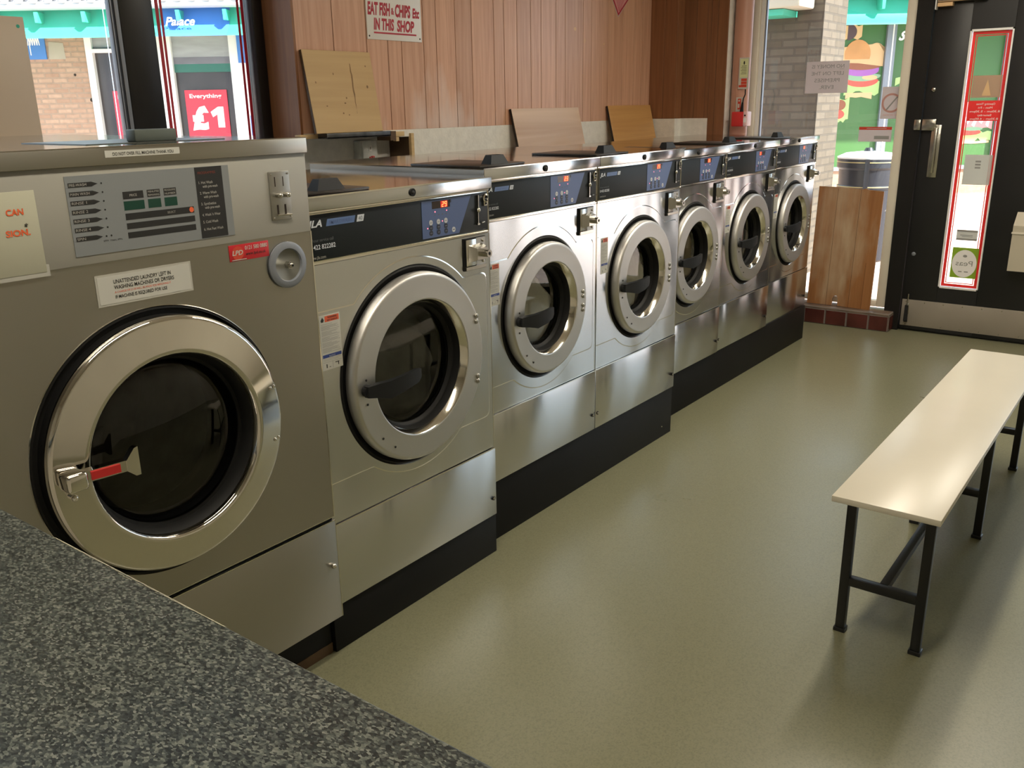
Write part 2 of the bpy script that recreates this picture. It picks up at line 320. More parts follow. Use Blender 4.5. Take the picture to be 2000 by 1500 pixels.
# ------------------------------------------------------------------ mesh builder
_font_cache = {}
def text_mesh(s, bold, shear):
    key = (s, bold, shear)
    if key in _font_cache: return _font_cache[key]
    c = bpy.data.curves.new('t', 'FONT'); c.body = s; c.size = 1; c.offset = bold; c.shear = shear; c.resolution_u = 3
    o = bpy.data.objects.new('t', c)
    me = bpy.data.meshes.new_from_object(o)
    vs = [v.co.copy() for v in me.vertices]; fs = [list(p_.vertices) for p_ in me.polygons]
    bpy.data.objects.remove(o); bpy.data.curves.remove(c); bpy.data.meshes.remove(me)
    _font_cache[key] = (vs, fs); return vs, fs
class MB:
    def __init__(s): s.bm = bmesh.new(); s.mats = []; s.mi = 0
    def m(s, name):
        if name not in s.mats: s.mats.append(name)
        s.mi = s.mats.index(name); return s
    def face(s, vs):
        try: f = s.bm.faces.new(vs)
        except ValueError: return None
        f.material_index = s.mi; return f
    def box(s, x0, x1, y0, y1, z0, z1, bev=0.0, seg=2):
        v = [s.bm.verts.new((x, y, z)) for x in (x0, x1) for y in (y0, y1) for z in (z0, z1)]
        fs = [s.face([v[i] for i in q]) for q in ((0, 1, 3, 2), (4, 6, 7, 5), (0, 4, 5, 1), (2, 3, 7, 6), (0, 2, 6, 4), (1, 5, 7, 3))]
        if bev:
            es = list({e for f in fs for e in f.edges})
            bmesh.ops.bevel(s.bm, geom=es, offset=bev, segments=seg, affect='EDGES', profile=0.5)
        return s
    def hexa(s, bot, top):
        b = [s.bm.verts.new(p_) for p_ in bot]; t = [s.bm.verts.new(p_) for p_ in top]; n = len(b)
        s.face(b[::-1]); s.face(t)
        for i in range(n): s.face([b[i], b[(i + 1) % n], t[(i + 1) % n], t[i]])
        return s
    def prism(s, pts, y0, y1):       # pts in xz, extruded along y
        return s.hexa([(x, y0, z) for x, z in pts], [(x, y1, z) for x, z in pts])
    def flat(s, pts, y):
        s.face([s.bm.verts.new((x, y, z)) for x, z in pts]); return s
    def rect(s, x0, x1, z0, z1, y): return s.flat([(x0, z0), (x1, z0), (x1, z1), (x0, z1)], y)
    def disc(s, cx, cz, rx, rz, y, n=20): return s.flat([(cx + rx * math.cos(2 * PI * i / n), cz + rz * math.sin(2 * PI * i / n)) for i in range(n)], y)
    def lathe(s, prof, cx, cz, n=64, close=False, a0=0, a1=2 * PI):   # prof = [(r, y)] around the y axis
        full = abs(a1 - a0 - 2 * PI) < 1e-6; k = n if full else n + 1
        rings = []
        for r, y in prof:
            rings.append([s.bm.verts.new((cx, y, cz))] * k if r < 1e-6 else
                         [s.bm.verts.new((cx + r * math.cos(a0 + (a1 - a0) * i / n), y, cz + r * math.sin(a0 + (a1 - a0) * i / n))) for i in range(k)])
        for a, b in zip(rings[:-1], rings[1:]):
            for i in range(n):
                j = (i + 1) % k; vs = []
                for v in (a[i], a[j], b[j], b[i]):
                    if v not in vs: vs.append(v)
                if len(vs) > 2: s.face(vs)
        return s
    def cyl(s, p0, p1, r0, r1=None, n=20, caps=True):
        p0 = Vector(p0); p1 = Vector(p1); r1 = r0 if r1 is None else r1
        d = (p1 - p0).normalized(); a = d.orthogonal().normalized(); b = d.cross(a)
        A = [s.bm.verts.new(p0 + (a * math.cos(2 * PI * i / n) + b * math.sin(2 * PI * i / n)) * r0) for i in range(n)]
        Bv = [s.bm.verts.new(p1 + (a * math.cos(2 * PI * i / n) + b * math.sin(2 * PI * i / n)) * r1) for i in range(n)]
        for i in range(n): s.face([A[i], A[(i + 1) % n], Bv[(i + 1) % n], Bv[i]])
        if caps: s.face(A[::-1]); s.face(Bv)
        return s
    def tube(s, pts, r, n=10):
        for a, b in zip(pts[:-1], pts[1:]): s.cyl(a, b, r, n=n)
        return s
    def ball(s, c, r, n=14, sx=1, sy=1, sz=1):
        c = Vector(c); rows = []
        for i in range(n // 2 + 1):
            th = PI * i / (n // 2)
            if i in (0, n // 2): rows.append([s.bm.verts.new(c + Vector((0, 0, r * sz * math.cos(th))))] * n)
            else: rows.append([s.bm.verts.new(c + Vector((r * sx * math.sin(th) * math.cos(2 * PI * j / n), r * sy * math.sin(th) * math.sin(2 * PI * j / n), r * sz * math.cos(th)))) for j in range(n)])
        for a, b in zip(rows[:-1], rows[1:]):
            for j in range(n):
                vs = []
                for v in (a[j], b[j], b[(j + 1) % n], a[(j + 1) % n]):
                    if v not in vs: vs.append(v)
                if len(vs) > 2: s.face(vs)
        return s
    def text(s, t, x, z, h, y, w=None, align='l', bold=0.0, shear=0.0, mirror=False, rot=0.0):
        vs, fs = text_mesh(t, bold, shear)
        x0 = min(v.x for v in vs); x1 = max(v.x for v in vs); tw = x1 - x0
        sz = h / 0.70; sx = w / tw if w else sz
        off = {'l': 0, 'c': -tw / 2, 'r': -tw}[align]
        nv = []
        cr, sr = math.cos(rot), math.sin(rot)
        for v in vs:
            px = (v.x - x0 + off) * sx; pz = v.y * sz
            if mirror: px = -px
            px, pz = px * cr - pz * sr, px * sr + pz * cr
            nv.append(s.bm.verts.new((x + px, y, z + pz)))
        for f in fs: s.face([nv[i] for i in f])
        return s
    def build(s, name, parent=None, loc=None, rz=0.0, smooth=35, props=None):
        bmesh.ops.recalc_face_normals(s.bm, faces=s.bm.faces[:])
        me = bpy.data.meshes.new(name); s.bm.to_mesh(me); s.bm.free()
        for k in s.mats: me.materials.append(MATS[k])
        if smooth:
            me.polygons.foreach_set('use_smooth', [True] * len(me.polygons)); me.set_sharp_from_angle(angle=math.radians(smooth))
        o = bpy.data.objects.new(name, me); COL.objects.link(o)
        if parent: o.parent = parent
        if loc: o.location = loc
        if rz: o.rotation_euler = (0, 0, rz)
        if props:
            for k, v in props.items(): o[k] = v
        return o
def thing(name, label, cat, loc=(0, 0, 0), rz=0.0, group=None):
    o = bpy.data.objects.new(name, None); o.empty_display_size = 0.1; COL.objects.link(o); o.location = loc; o.rotation_euler = (0, 0, rz)
    o['label'] = label; o['category'] = cat
    if group: o['group'] = group
    return o
def T(label, cat, group=None):
    d = {'label': label, 'category': cat}
    if group: d['group'] = group
    return d
S = {'kind': 'structure'}
def copy_tree(o, parent=None):
    c = o.copy(); COL.objects.link(c)
    if parent: c.parent = parent
    for ch in list(o.children): copy_tree(ch, c)
    return c

# ------------------------------------------------------------------ room shell
XW = 6.17            # glass plane of the shopfront wall
YL = 1.35            # panelled wall
b = MB().m('floor_vinyl'); b.box(-1.8, 6.22, -3.25, 1.62, -0.12, 0.0); b.build('floor', props=S)
b = MB().m('ceiling_white'); b.box(-1.9, 6.35, -3.35, 1.75, 2.65, 2.85); b.build('ceiling', props=S)
b = MB().m('wall_cream'); b.box(-1.9, -1.8, -3.35, 1.75, -0.12, 2.65); b.build('wall_back', props=S)
b = MB().m('wall_cream'); b.box(-1.8, 6.35, -3.35, -3.25, -0.12, 2.65); b.build('wall_right', props=S)
# left wall: panelling above, rough white plaster below, niche behind the machines
zt = 1.333
xs = [2.745, 2.958, 3.156, 3.29, 3.382, 3.536, 3.629, 3.773, 3.903, 4.087, 4.176, 4.292, 4.421, 4.52, 4.67, 4.766, 4.961, 5.054, 5.253, 5.431, 5.577, 5.679, 5.81]
b = MB().m('panel_wood')
for x0, x1 in zip(xs[:-1], xs[1:]): b.box(x0 + .0018, x1 - .0018, YL, YL + .012, zt, 2.65, bev=.0012, seg=1)
b.m('hole_dark'); b.box(2.745, 5.81, YL + .006, YL + .03, zt + .002, 2.65)
b.m('bread_pale')
for x, z, rx, rz in ((4.87, 1.86, .014, .011), (4.98, 1.80, .006, .016), (5.20, 1.79, .007, .007)): b.disc(x, z, rx, rz, YL - .0004, 7)
b.build('wall_panelling', props=S)
b = MB().m('wall_white')
b.box(3.422, 5.81, YL, 1.60, 0, zt); b.box(2.745, 3.422, 1.49, 1.60, 0, zt)
b.box(2.745, 6.35, YL + .03, 1.60, zt, 2.65)
b.box(-1.8, 2.745, YL, 1.60, 0, 1.27)
b.box(-1.8, 0.2, YL, 1.60, 1.27, 2.65); b.box(0.2, 2.745, YL, 1.60, 2.35, 2.65)
b.box(2.745, 3.422, YL, 1.49, 1.30, zt)
b.build('wall_left', props=S)
b = MB().m('dark_timber'); b.box(3.408, 3.422, YL + .002, 1.49, .0, zt - .02); b.m('pale_timber'); b.box(3.404, 3.424, YL - .012, YL + .004, .6, zt - .018)
b.build('trim_1', props=S)
# dark reveal at the right of the left window
b = MB().m('panel_dark'); b.box(2.735, 2.748, YL - .001, 1.60, 1.27, 2.35); b.build('trim_2', props=S)
# pillars at the far left corner
b = MB().m('panel_dark')
for y0, y1 in ((1.245, 1.35), (1.15, 1.245)): b.box(5.798, 5.812, y0 + .001, y1 - .001, zt, 2.65, bev=.001, seg=1)
b.box(5.81, 5.90, 1.150, 1.162, zt, 2.65)
for y0, y1, z0 in ((1.06, 1.15, zt), (.98, 1.06, zt), (.955, .98, zt)): b.box(5.888, 5.902, y0 + .001, y1 - .001, z0, 2.65, bev=.001, seg=1)
for y0, y1 in ((.91, .955), (.84, .91)): b.box(5.888, 5.902, y0 + .001, y1 - .001, 0, 2.65, bev=.001, seg=1)
b.m('wall_white'); b.box(5.812, 6.35, 1.162, 1.75, 0, 2.65); b.box(5.800, 5.812, 1.15, 1.35, 0, zt)
b.box(5.81, 5.90, 1.152, 1.162, 0, zt); b.box(5.90, 6.35, .84, 1.162, 0, 2.65); b.box(5.889, 5.90, .955, 1.152, 0, zt)
b.build('trim_3', props=S)
# shopfront wall
b = MB().m('frame_black'); b.box(XW - .02, XW + .12, .775, .84, 0, 2.65); b.box(XW - .02, XW + .12, -3.25, .775, 2.42, 2.65)
b.box(XW - .04, XW + .06, -.335, -.243, 0, 2.42); b.box(XW - .02, XW + .08, -1.42, -1.28, 0, 2.42); b.box(XW + .0, XW + .10, -1.28, -.335, -.02, .0135); b.box(XW + .024, XW + .06, -1.28, -.335, .01, .04)
b.box(XW - .02, XW + .1, -3.25, -2.95, 0, 2.42); b.box(XW - .02, XW + .08, -2.95, -1.42, 0, .12); b.box(XW - .02, XW + .1, -.243, .775, -.02, .10)
b.build('wall_front', props=S)
# window 2 (beside the door)
w2 = thing('window_2', 'tall shop window', 'window', (XW, 0, 0), -PI / 2); del w2['label']; del w2['category']; w2['kind'] = 'structure'
b = MB().m('frame_cream'); b.box(.185, .243, -.03, .03, .135, 2.42, bev=.004); b.box(-.775, .185, -.03, .03, .135, .175, bev=.004); b.box(-.775, -.735, -.03, .03, .175, 2.42, bev=.004)
b.m('frame_white'); b.box(-.735, -.705, -.012, .03, .175, 2.42, bev=.004); b.m('aluminium'); b.box(-.705, -.695, -.004, .02, .175, 2.42)
b.m('frame_cream'); b.box(-.705, .185, -.03, .03, 2.38, 2.42)
b.build('window_frame', w2)
b = MB().m('pane'); b.box(-.70, .19, -.003, .003, .17, 2.39); b.build('window_pane', w2)
w3 = thing('window_3', 'x', 'x', (XW, 0, 0), -PI / 2); del w3['label']; del w3['category']; w3['kind'] = 'structure'
b = MB().m('frame_cream'); b.box(1.42, 1.46, -.03, .03, .12, 2.42); b.box(2.91, 2.95, -.03, .03, .12, 2.42); b.box(1.46, 2.91, -.03, .03, .12, .16); b.box(1.46, 2.91, -.03, .03, 2.38, 2.42); b.build('window_frame', w3)
b = MB().m('pane'); b.box(1.46, 2.91, -.003, .003, .16, 2.38); b.build('window_pane', w3)
# tiled sill
b = MB().m('grout'); b.box(6.034, XW + .04, -.298, .84, 0, .098)
b.m('sill_top'); b.box(6.028, XW + .04, -.304, .84, .098, .118, bev=.006)
b.m('sill_tile')
y = -.302
for k, wd in enumerate((.125, .14, .14, .14, .14, .14, .14, .14)):
    b.box(6.028, 6.04, y + .003, y + wd - .003, .003, .100, bev=.003, seg=1); y += wd
b.box(6.034, XW + .04, -.304, -.29, .003, .100, bev=.003, seg=1)
b.build('trim_4', props=S)

# ------------------------------------------------------------------ window 1 (left wall)
w1 = thing('window_1', 'x', 'x', (0, 0, 0)); del w1['label']; del w1['category']; w1['kind'] = 'structure'
yw = 1.58
b = MB().m('frame_black'); b.box(2.084, 2.222, yw - .05, yw + .004, 1.30, 2.35, bev=.004); b.box(2.684, 2.735, yw - .05, yw + .012, 1.30, 2.35, bev=.003)
b.box(.2, 2.735, yw - .05, yw + .04, 1.27, 1.30); b.box(.2, .25, yw - .05, yw + .04, 1.30, 2.35); b.box(.2, 2.735, yw - .05, yw + .04, 2.31, 2.35)
b.m('aluminium'); b.box(2.050, 2.060, yw - .048, yw - .018, 1.30, 2.31, bev=.002); b.m('frame_black'); b.box(2.060, 2.066, yw - .035, yw - .018, 1.30, 2.31); b.m('aluminium'); b.box(2.066, 2.085, yw - .048, yw - .018, 1.30, 2.31, bev=.002)
b.build('window_frame', w1)
b = MB().m('pane'); b.box(.25, 2.05, yw - .003, yw + .003, 1.29, 2.32); b.box(2.222, 2.684, yw - .003, yw + .003, 1.29, 2.32); b.build('window_pane', w1)
b = MB().m('stripe_red')
for x0, x1 in ((2.262, 2.276), (2.282, 2.292), (2.640, 2.651), (2.660, 2.674)): b.box(x0, x1, yw - .0045, yw - .0032, 1.30, 2.31)
b.build('painted_stripes', w1)
b = MB().m('pale_timber'); b.box(2.70, 2.80, 1.315, 1.349, 1.312, 1.330, bev=.002); b.build('trim_5', props=S)
# board hanging in the window
b = MB().m('beige_board'); b.box(1.28, 1.708, 1.485, 1.491, 1.271, 1.742, bev=.002); b.m('canopy_green'); b.disc(1.686, 1.712, .006, .006, 1.4845, 14)
b.build('hanging_board', props=T('beige sheet with a punched corner hole standing in the left window', 'board'))

# ------------------------------------------------------------------ door 1
d = thing('door_1', 'x', 'x', (XW, 0, 0), -PI / 2); del d['label']; del d['category']; d['kind'] = 'structure'
b = MB().m('door_black')
x0, x1 = .337, 1.275; px0, px1, pz0, pz1 = .545, .772, .298, 1.812
b.box(x0, px0, -.022, .022, .014, 2.40, bev=.003); b.box(px1, x1, -.022, .022, .014, 2.40, bev=.003); b.box(px0, px1, -.022, .022, .014, pz0); b.box(px0, px1, -.022, .022, pz1, 2.40)
b.build('door_leaf', d)
b = MB().m('frame_white'); t = .008
b.box(px0, px0 + t, -.027, .02, pz0, pz1); b.box(px1 - t, px1, -.027, .02, pz0, pz1); b.box(px0, px1, -.027, .02, pz0, pz0 + t); b.box(px0, px1, -.027, .02, pz1 - t, pz1)
b.build('glazing_bead', d)
b = MB().m('pane'); b.box(px0 + t, px1 - t, -.003, .003, pz0 + t, pz1 - t); b.build('door_pane', d)
b = MB().m('stripe_bright')
def border(b, ins, wd, y):
    a0, a1, c0, c1 = px0 + ins, px1 - ins, pz0 + ins, pz1 - ins
    b.rect(a0, a0 + wd, c0, c1, y); b.rect(a1 - wd, a1, c0, c1, y); b.rect(a0 + wd, a1 - wd, c0, c0 + wd, y); b.rect(a0 + wd, a1 - wd, c1 - wd, c1, y)
border(b, .012, .017, -.0045); border(b, .034, .005, -.0045)
b.build('painted_border', d)
b = MB().m('paper_warm'); b.box(.588, .742, -.0050, -.0038, 1.435, 1.558); b.m('bread_pale'); b.flat([(.645, 1.445), (.692, 1.445), (.668, 1.535)], -.0053); b.build('paper_notice', d)
b = MB().m('stripe_bright'); b.box(.583, .765, -.0052, -.0038, 1.304, 1.418); b.m('poster_white')
for k, (s_, w_) in enumerate((('Opening Times', .10), ('Mon - Fri', .075), ('8.30am - 5.30pm', .16), ('Saturday', .075), ('8.30am - 4.00pm', .15))):
    b.text(s_, .673, 1.394 - k * .021, .011, -.0055, w=w_, align='c', mirror=True)
b.build('opening_hours_sign', d)
b = MB().m('window_paper'); b.box(.600, .750, -.0048, -.0038, .935, 1.11); b.m('paper_grey_print')
for k in range(3): b.rect(.66, .69, 1.03 + k * .018, 1.04 + k * .018, -.0051)
b.build('paper_notice', d)
b = MB().m('window_paper'); b.box(.609, .726, -.0048, -.0038, .601, .664); b.m('paper_grey_print'); b.rect(.609, .726, .652, .664, -.0051); b.rect(.609, .726, .601, .612, -.0051); b.rect(.63, .70, .630, .634, -.0051); b.rect(.64, .70, .622, .625, -.0051); b.build('small_sticker', d)
b = MB().m('peas_green'); b.box(.599, .747, -.0048, -.0038, .369, .556); b.m('poster_white'); b.disc(.673, .458, .070, .085, -.0051, 32); b.m('paper_grey_print'); b.text('Peas', .673, .445, .032, -.0055, w=.095, align='c', mirror=True)
b.disc(.673, .505, .012, .008, -.0055, 12); b.rect(.645, .665, .405, .411, -.0055); b.rect(.678, .70, .405, .411, -.0055)
b.build('green_sticker', d)
b = MB().m('nickel'); b.box(.400, .455, -.030, -.022, .972, 1.283, bev=.003); b.box(.418, .440, -.062, -.050, 1.0, 1.265, bev=.004); b.box(.418, .440, -.055, -.03, 1.0, 1.02); b.box(.418, .440, -.055, -.03, 1.245, 1.265)
b.build('pull_handle', d, props={'label': 'satin metal pull handle'})
b = MB().m('nickel'); b.box(.345, .424, -.05, -.022, 1.25, 1.316, bev=.004); b.box(.300, .338, -.055, -.035, 1.252, 1.314, bev=.003); b.cyl((.405, -.05, 1.283), (.405, -.062, 1.283), .013); b.m('rubber'); b.box(.338, .345, -.04, -.022, 1.25, 1.316)
b.build('rim_lock', d, props={'label': 'metal rim lock'})
b = MB().m('kick_steel'); b.box(.345, 1.27, -.026, -.022, .035, .205, bev=.001); b.m('nickel')
for k in range(9):
    b.cyl((.37 + k * .11, -.0275, .192), (.37 + k * .11, -.026, .192), .004, n=8); b.cyl((.37 + k * .11, -.0275, .047), (.37 + k * .11, -.026, .047), .004, n=8)
b.build('kick_plate', d, props={'label': 'beige metal kick plate'})
b = MB().m('nickel'); b.box(.372, .392, -.036, -.024, .11, .185, bev=.004); b.cyl((.382, -.04, .185), (.382, -.04, .245), .005); b.m('rubber'); b.hexa([(.374, -.075, .075), (.392, -.075, .075), (.392, -.04, .06), (.374, -.04, .06)], [(.370, -.052, .17), (.388, -.052, .17), (.388, -.035, .17), (.370, -.035, .17)])
b.build('foot_bolt', d)
b = MB().m('nickel'); b.ball((.382, -.024, 1.485), .014, sy=.5); b.build('stud', d)
b = MB().m('aluminium'); b.ball((.379, -.022, .497), .013, sy=.4); b.build('stud', d)
b = MB().m('bread_pale'); b.box(.36, .44, -.07, -.024, 1.945, 1.965); b.m('frame_white'); b.box(.347, .353, -.07, -.024, 1.93, 2.05); b.m('dull_metal'); b.box(.36, .62, -.075, -.022, 1.968, 2.03, bev=.004)
b.build('door_closer', d)
b = MB().m('box_cream'); b.hexa([(.925, -.11, .454), (1.20, -.11, .454), (1.20, -.022, .454), (.925, -.022, .454)], [(.925, -.11, .72), (1.20, -.11, .72), (1.20, -.022, .79), (.925, -.022, .79)])
b.m('frame_cream'); b.box(.921, 1.204, -.114, -.022, .672, .682)
b.build('letter_box', d, props={'label': 'cream letter cage'})

# ------------------------------------------------------------------ laundry washers
def fan_panel(b, outline, cx, cz, r, y_out, y_in, x0, x1, z0, z1, n=160, corner=True):
    """ring between a star-shaped outline and the round door hole"""
    angs = [2 * PI * i / n for i in range(n)]
    if corner: angs = sorted(angs + [math.atan2(zz - cz, xx - cx) % (2 * PI) for xx in (x0, x1) for zz in (z0, z1)])
    A = []; Bv = []
    for a in angs:
        rr_ = r(a) if callable(r) else r
        ro = outline(a); A.append(b.bm.verts.new((cx + ro * math.cos(a), y_out, cz + ro * math.sin(a)))); Bv.append(b.bm.verts.new((cx + rr_ * math.cos(a), y_in, cz + rr_ * math.sin(a))))
    k = len(angs)
    for i in range(k): b.face([A[i], A[(i + 1) % k], Bv[(i + 1) % k], Bv[i]])
    return A, Bv
def rect_ray(a, cx, cz, x0, x1, z0, z1):
    c, s_ = math.cos(a), math.sin(a); t = 1e9
    if c > 1e-9: t = min(t, (x1 - cx) / c)
    if c < -1e-9: t = min(t, (x0 - cx) / c)
    if s_ > 1e-9: t = min(t, (z1 - cz) / s_)
    if s_ < -1e-9: t = min(t, (z0 - cz) / s_)
    return t
SEG = {'0': 'abcdef', '1': 'bc', '2': 'abged', '3': 'abgcd', '4': 'fgbc', '5': 'afgcd', '6': 'afgedc', '7': 'abc', '8': 'abcdefg', '9': 'abcdfg'}
def seven(b, ch, x, z, w_, h, y):
    t = w_ * .22; hw = h / 2; sh = lambda zz: (zz - z) * .12
    def q(xa, xb, za, zb): b.flat([(xa + sh(za), za), (xb + sh(za), za), (xb + sh(zb), zb), (xa + sh(zb), zb)], y)
    D = {'a': (x + t * .6, x + w_ - t * .6, z + h - t, z + h), 'd': (x + t * .6, x + w_ - t * .6, z, z + t), 'g': (x + t * .6, x + w_ - t * .6, z + hw - t / 2, z + hw + t / 2),
         'f': (x, x + t, z + hw + t * .3, z + h - t * .3), 'b': (x + w_ - t, x + w_, z + hw + t * .3, z + h - t * .3), 'e': (x, x + t, z + t * .3, z + hw - t * .3), 'c': (x + w_ - t, x + w_, z + t * .3, z + hw - t * .3)}
    for s_ in SEG[ch]: q(*D[s_])
def digits(root, H, w, txt, side='r'):
    b = MB()
    xd = w - .258
    if side == 'r': gx = xd + .036; dx = xd + .040
    elif side == 'l': gx = xd + .002; dx = xd + .006
    else: gx = xd + .018; dx = xd + .022
    b.m('led_glow'); b.rect(gx, gx + .030, H - .0705, H - .0525, -.0035)
    b.m('led_red')
    for i, c in enumerate(txt): seven(b, c, dx + i * .012, H - .069, .0095, .0145, -.0040)
    return b.build('display_digits', root, smooth=0)
def make_washer(w, H, cx, cz, R, Rb, ro, seam, zu, zl, Rc, badge, lscale, lab, glassm, hinges):
    """w width, H height, door centre height cz, ring radius R, opening radius ro"""
    D = .76
    root = thing('washing_machine', '', 'washing machine')
    # cabinet
    b = MB().m('steel'); g = .0015
    b.box(g, .012, .012, D, 0, H - .036); b.box(w - .012, w - g, .012, D, 0, H - .036); b.box(.012, w - .012, D - .012, D, 0, H - .036); b.box(.012, w - .012, .012, D, 0, .012)
    b.m('rubber'); b.box(.006, w - .006, .010, .02, H - .165, H - .02); b.box(.006, w - .006, .008, .02, seam - .004, seam + .004)
    b.build('cabinet', root)
    # front panel with pressed relief and round hole
    zp0, zp1 = seam + .0012, H - .166
    b = MB().m('steel'); x0, x1 = g, w - g
    # relief outline = band between zl..zu joined with a disc of radius Rc
    def relief(ins):
        xr = w - .020 - ins; cr = .022
        def f(a):
            rr = rect_ray(a, cx, cz, .004 + 0 * ins, xr, zl + ins, zu - ins)
            # round the two right corners
            px, pz = cx + rr * math.cos(a), cz + rr * math.sin(a)
            for zc, sg in ((zu - ins - cr, 1), (zl + ins + cr, -1)):
                xc = xr - cr
                if px > xc and (pz - zc) * sg > 0:
                    # intersect with corner circle
                    dx, dz = math.cos(a), math.sin(a); ex, ez = cx - xc, cz - zc
                    B_ = dx * ex + dz * ez; C_ = ex * ex + ez * ez - cr * cr
                    disc = B_ * B_ - C_
                    if disc > 0: rr = -B_ + math.sqrt(disc)
            return max(rr, Rc - ins)
        return f
    fan_panel(b, lambda a: rect_ray(a, cx, cz, x0, x1, zp0, zp1), cx, cz, relief(0), 0, 0, x0, x1, zp0, zp1, n=360)
    n = 360
    angs = [2 * PI * i / n for i in range(n)]
    rings = []
    for ins, y in ((0, .0), (.0030, -.0009), (.0036, -.0010)):
        f = relief(ins); rings.append([b.bm.verts.new((cx + f(a) * math.cos(a), y, cz + f(a) * math.sin(a))) for a in angs])
    rings.append([b.bm.verts.new((cx + (Rb + .006) * math.cos(a), -.0010, cz + (Rb + .006) * math.sin(a))) for a in angs])
    rings.append([b.bm.verts.new((cx + Rb * math.cos(a), .006, cz + Rb * math.sin(a))) for a in angs])
    for q_, (A, Bq) in enumerate(zip(rings[:-1], rings[1:])):
        b.m('chrome_edge' if q_ == 0 else 'steel')  # brighter metal on the relief slope stands in for its highlight line
        for i in range(n): b.face([A[i], A[(i + 1) % n], Bq[(i + 1) % n], Bq[i]])
    # bright folded edges
    b.m('chrome_edge'); b.box(g, .004, -.0008, .010, zp0, zp1); b.box(w - .004, w - g, -.0008, .010, zp0, zp1)
    b.build('front_panel', root, smooth=6)
    b = MB().m('steel'); b.box(g, w - g, -.004, .012, .002, seam - .0010, bev=.0010); b.m('chrome_edge'); b.box(g + .001, w - g - .001, -.0048, -.002, seam - .0042, seam - .0010)
    lp = b.build('lower_panel', root)
    for xx in (.016, w - .016):
        b = MB().m('rubber'); b.cyl((xx, -.0065, .062), (xx, -.004, .062), .0065, n=16); b.m('nickel'); b.ball((xx, -.0065, .062), .0045, n=10, sy=.5); b.build('screw', lp)
    # control fascia
    fz0, fz1 = H - .159, H - .040
    b = MB().m('chrome_edge'); b.box(.002, w - .002, -.0012, .012, fz0 - .006, fz1 + .005, bev=.001, seg=1)
    b.m('fascia_black'); b.box(.006, w - .006, -.0022, .0, fz0, fz1, bev=.004)
    b.m('logo_white'); L_ = lscale
    b.text('JLA', .016, H - .066 - .006 * L_, .0125 * L_, -.0026, w=.036 * L_, bold=.03, shear=.3)
    b.m('logo_blue'); xb = .016 + .046 * L_; zb = H - .0665; hb = .0065 * L_
    b.flat([(xb, zb - hb), (xb + .072 * L_, zb - hb), (xb + .076 * L_, zb + hb), (xb + .004 * L_, zb + hb)], -.0026)
    b.m('blue_pad'); b.text('SMARTWASH', xb + .007 * L_, zb - .0035 * L_, .007 * L_, -.0028, w=.060 * L_, bold=.02, shear=.2)
    b.m('logo_white'); b.flat([(xb + .078 * L_, zb - hb), (xb + .096 * L_, zb - hb), (xb + .100 * L_, zb + hb), (xb + .082 * L_, zb + hb)], -.0026)
    b.m('aluminium'); b.text(badge, xb + .089 * L_, zb - .004 * L_, .008 * L_, -.0029, w=.011 * L_, align='c', bold=.02)
    b.m('logo_white'); b.text('01422 822282', .016, H - .1275, .0085 * L_, -.0026, w=.066 * L_, bold=.012)
    b.m('dim_print'); b.text('24 hour service call', .016, H - .1275 + .014 * L_, .006 * L_, -.0026, w=.062 * L_); b.m('print_light'); b.text('www.jla.com', .016, H - .1275 - .018 * L_, .006 * L_, -.0026, w=.040 * L_)
    b.m('dim_print'); b.rect(w - .035, w - .022, fz0 + .006, fz0 + .008, -.0026)
    cp = b.build('control_fascia', root)
    b = MB().m('blue_pad'); b.prism([(w - .300, H - .150), (w - .145, H - .150), (w - .088, H - .048), (w - .300, H - .048)], -.0032, -.0020)
    b.m('dim_print')
    for k in range(4): b.rect(w - .25 + k * .016, w - .244 + k * .016, H - .090, H - .0875, -.0034)
    kp = b.build('keypad', root)
    for c in range(3):
        for r in range(3):
            b = MB().m('btn_white' if r == 0 else 'btn_black'); xc, zc = w - .265 + c * .0315, H - (.108, .1225, .137)[r]
            b.cyl((xc, -.0040, zc), (xc, -.0030, zc), .0074, n=20); b.m('dim_print' if r == 0 else 'btn_grey'); b.rect(xc - .0045, xc + .0045, zc - .0006, zc + .0006, -.0042); b.build('button', kp)
    b = MB().m('btn_white'); xc, zc = w - .169, H - .137; b.cyl((xc, -.0040, zc), (xc, -.0030, zc), .0074, n=20); b.m('print_black'); b.rect(xc - .0045, xc + .0045, zc - .001, zc + .001, -.0042); b.build('button', kp)
    b = MB().m('display_dark'); b.box(w - .258, w - .182, -.0034, -.0030, H - .0715, H - .0515); b.m('btn_black'); b.box(w - .184, w - .176, -.0034, -.003, H - .060, H - .051); b.build('display', kp)
    for xx, zz in ((w - .246, H - .080), (w - .197, H - .080), (w - .279, H - .1225), (w - .2165, H - .108)):
        b = MB().m('led_pink'); b.disc(xx, zz, .0022, .0022, -.0036, 10); b.build('indicator_light', kp, smooth=0)
    # coin slot: slim lever, ring, foot
    b = MB().m('rubber'); b.box(w - .061, w - .054, -.0030, -.002, H - .134, H - .050)
    b.m('nickel'); b.box(w - .0595, w - .0570, -.008, -.0026, H - .088, H - .050); b.ball((w - .060, -.008, H - .093), .0075, sy=.8); b.box(w - .0615, w - .0590, -.008, -.0026, H - .131, H - .098); b.box(w - .066, w - .056, -.010, -.003, H - .136, H - .131); b.cyl((w - .046, -.009, H - .131), (w - .030, -.006, H - .130), .0022, n=8)
    b.build('coin_slot', root, props={'label': 'chrome coin slot'})
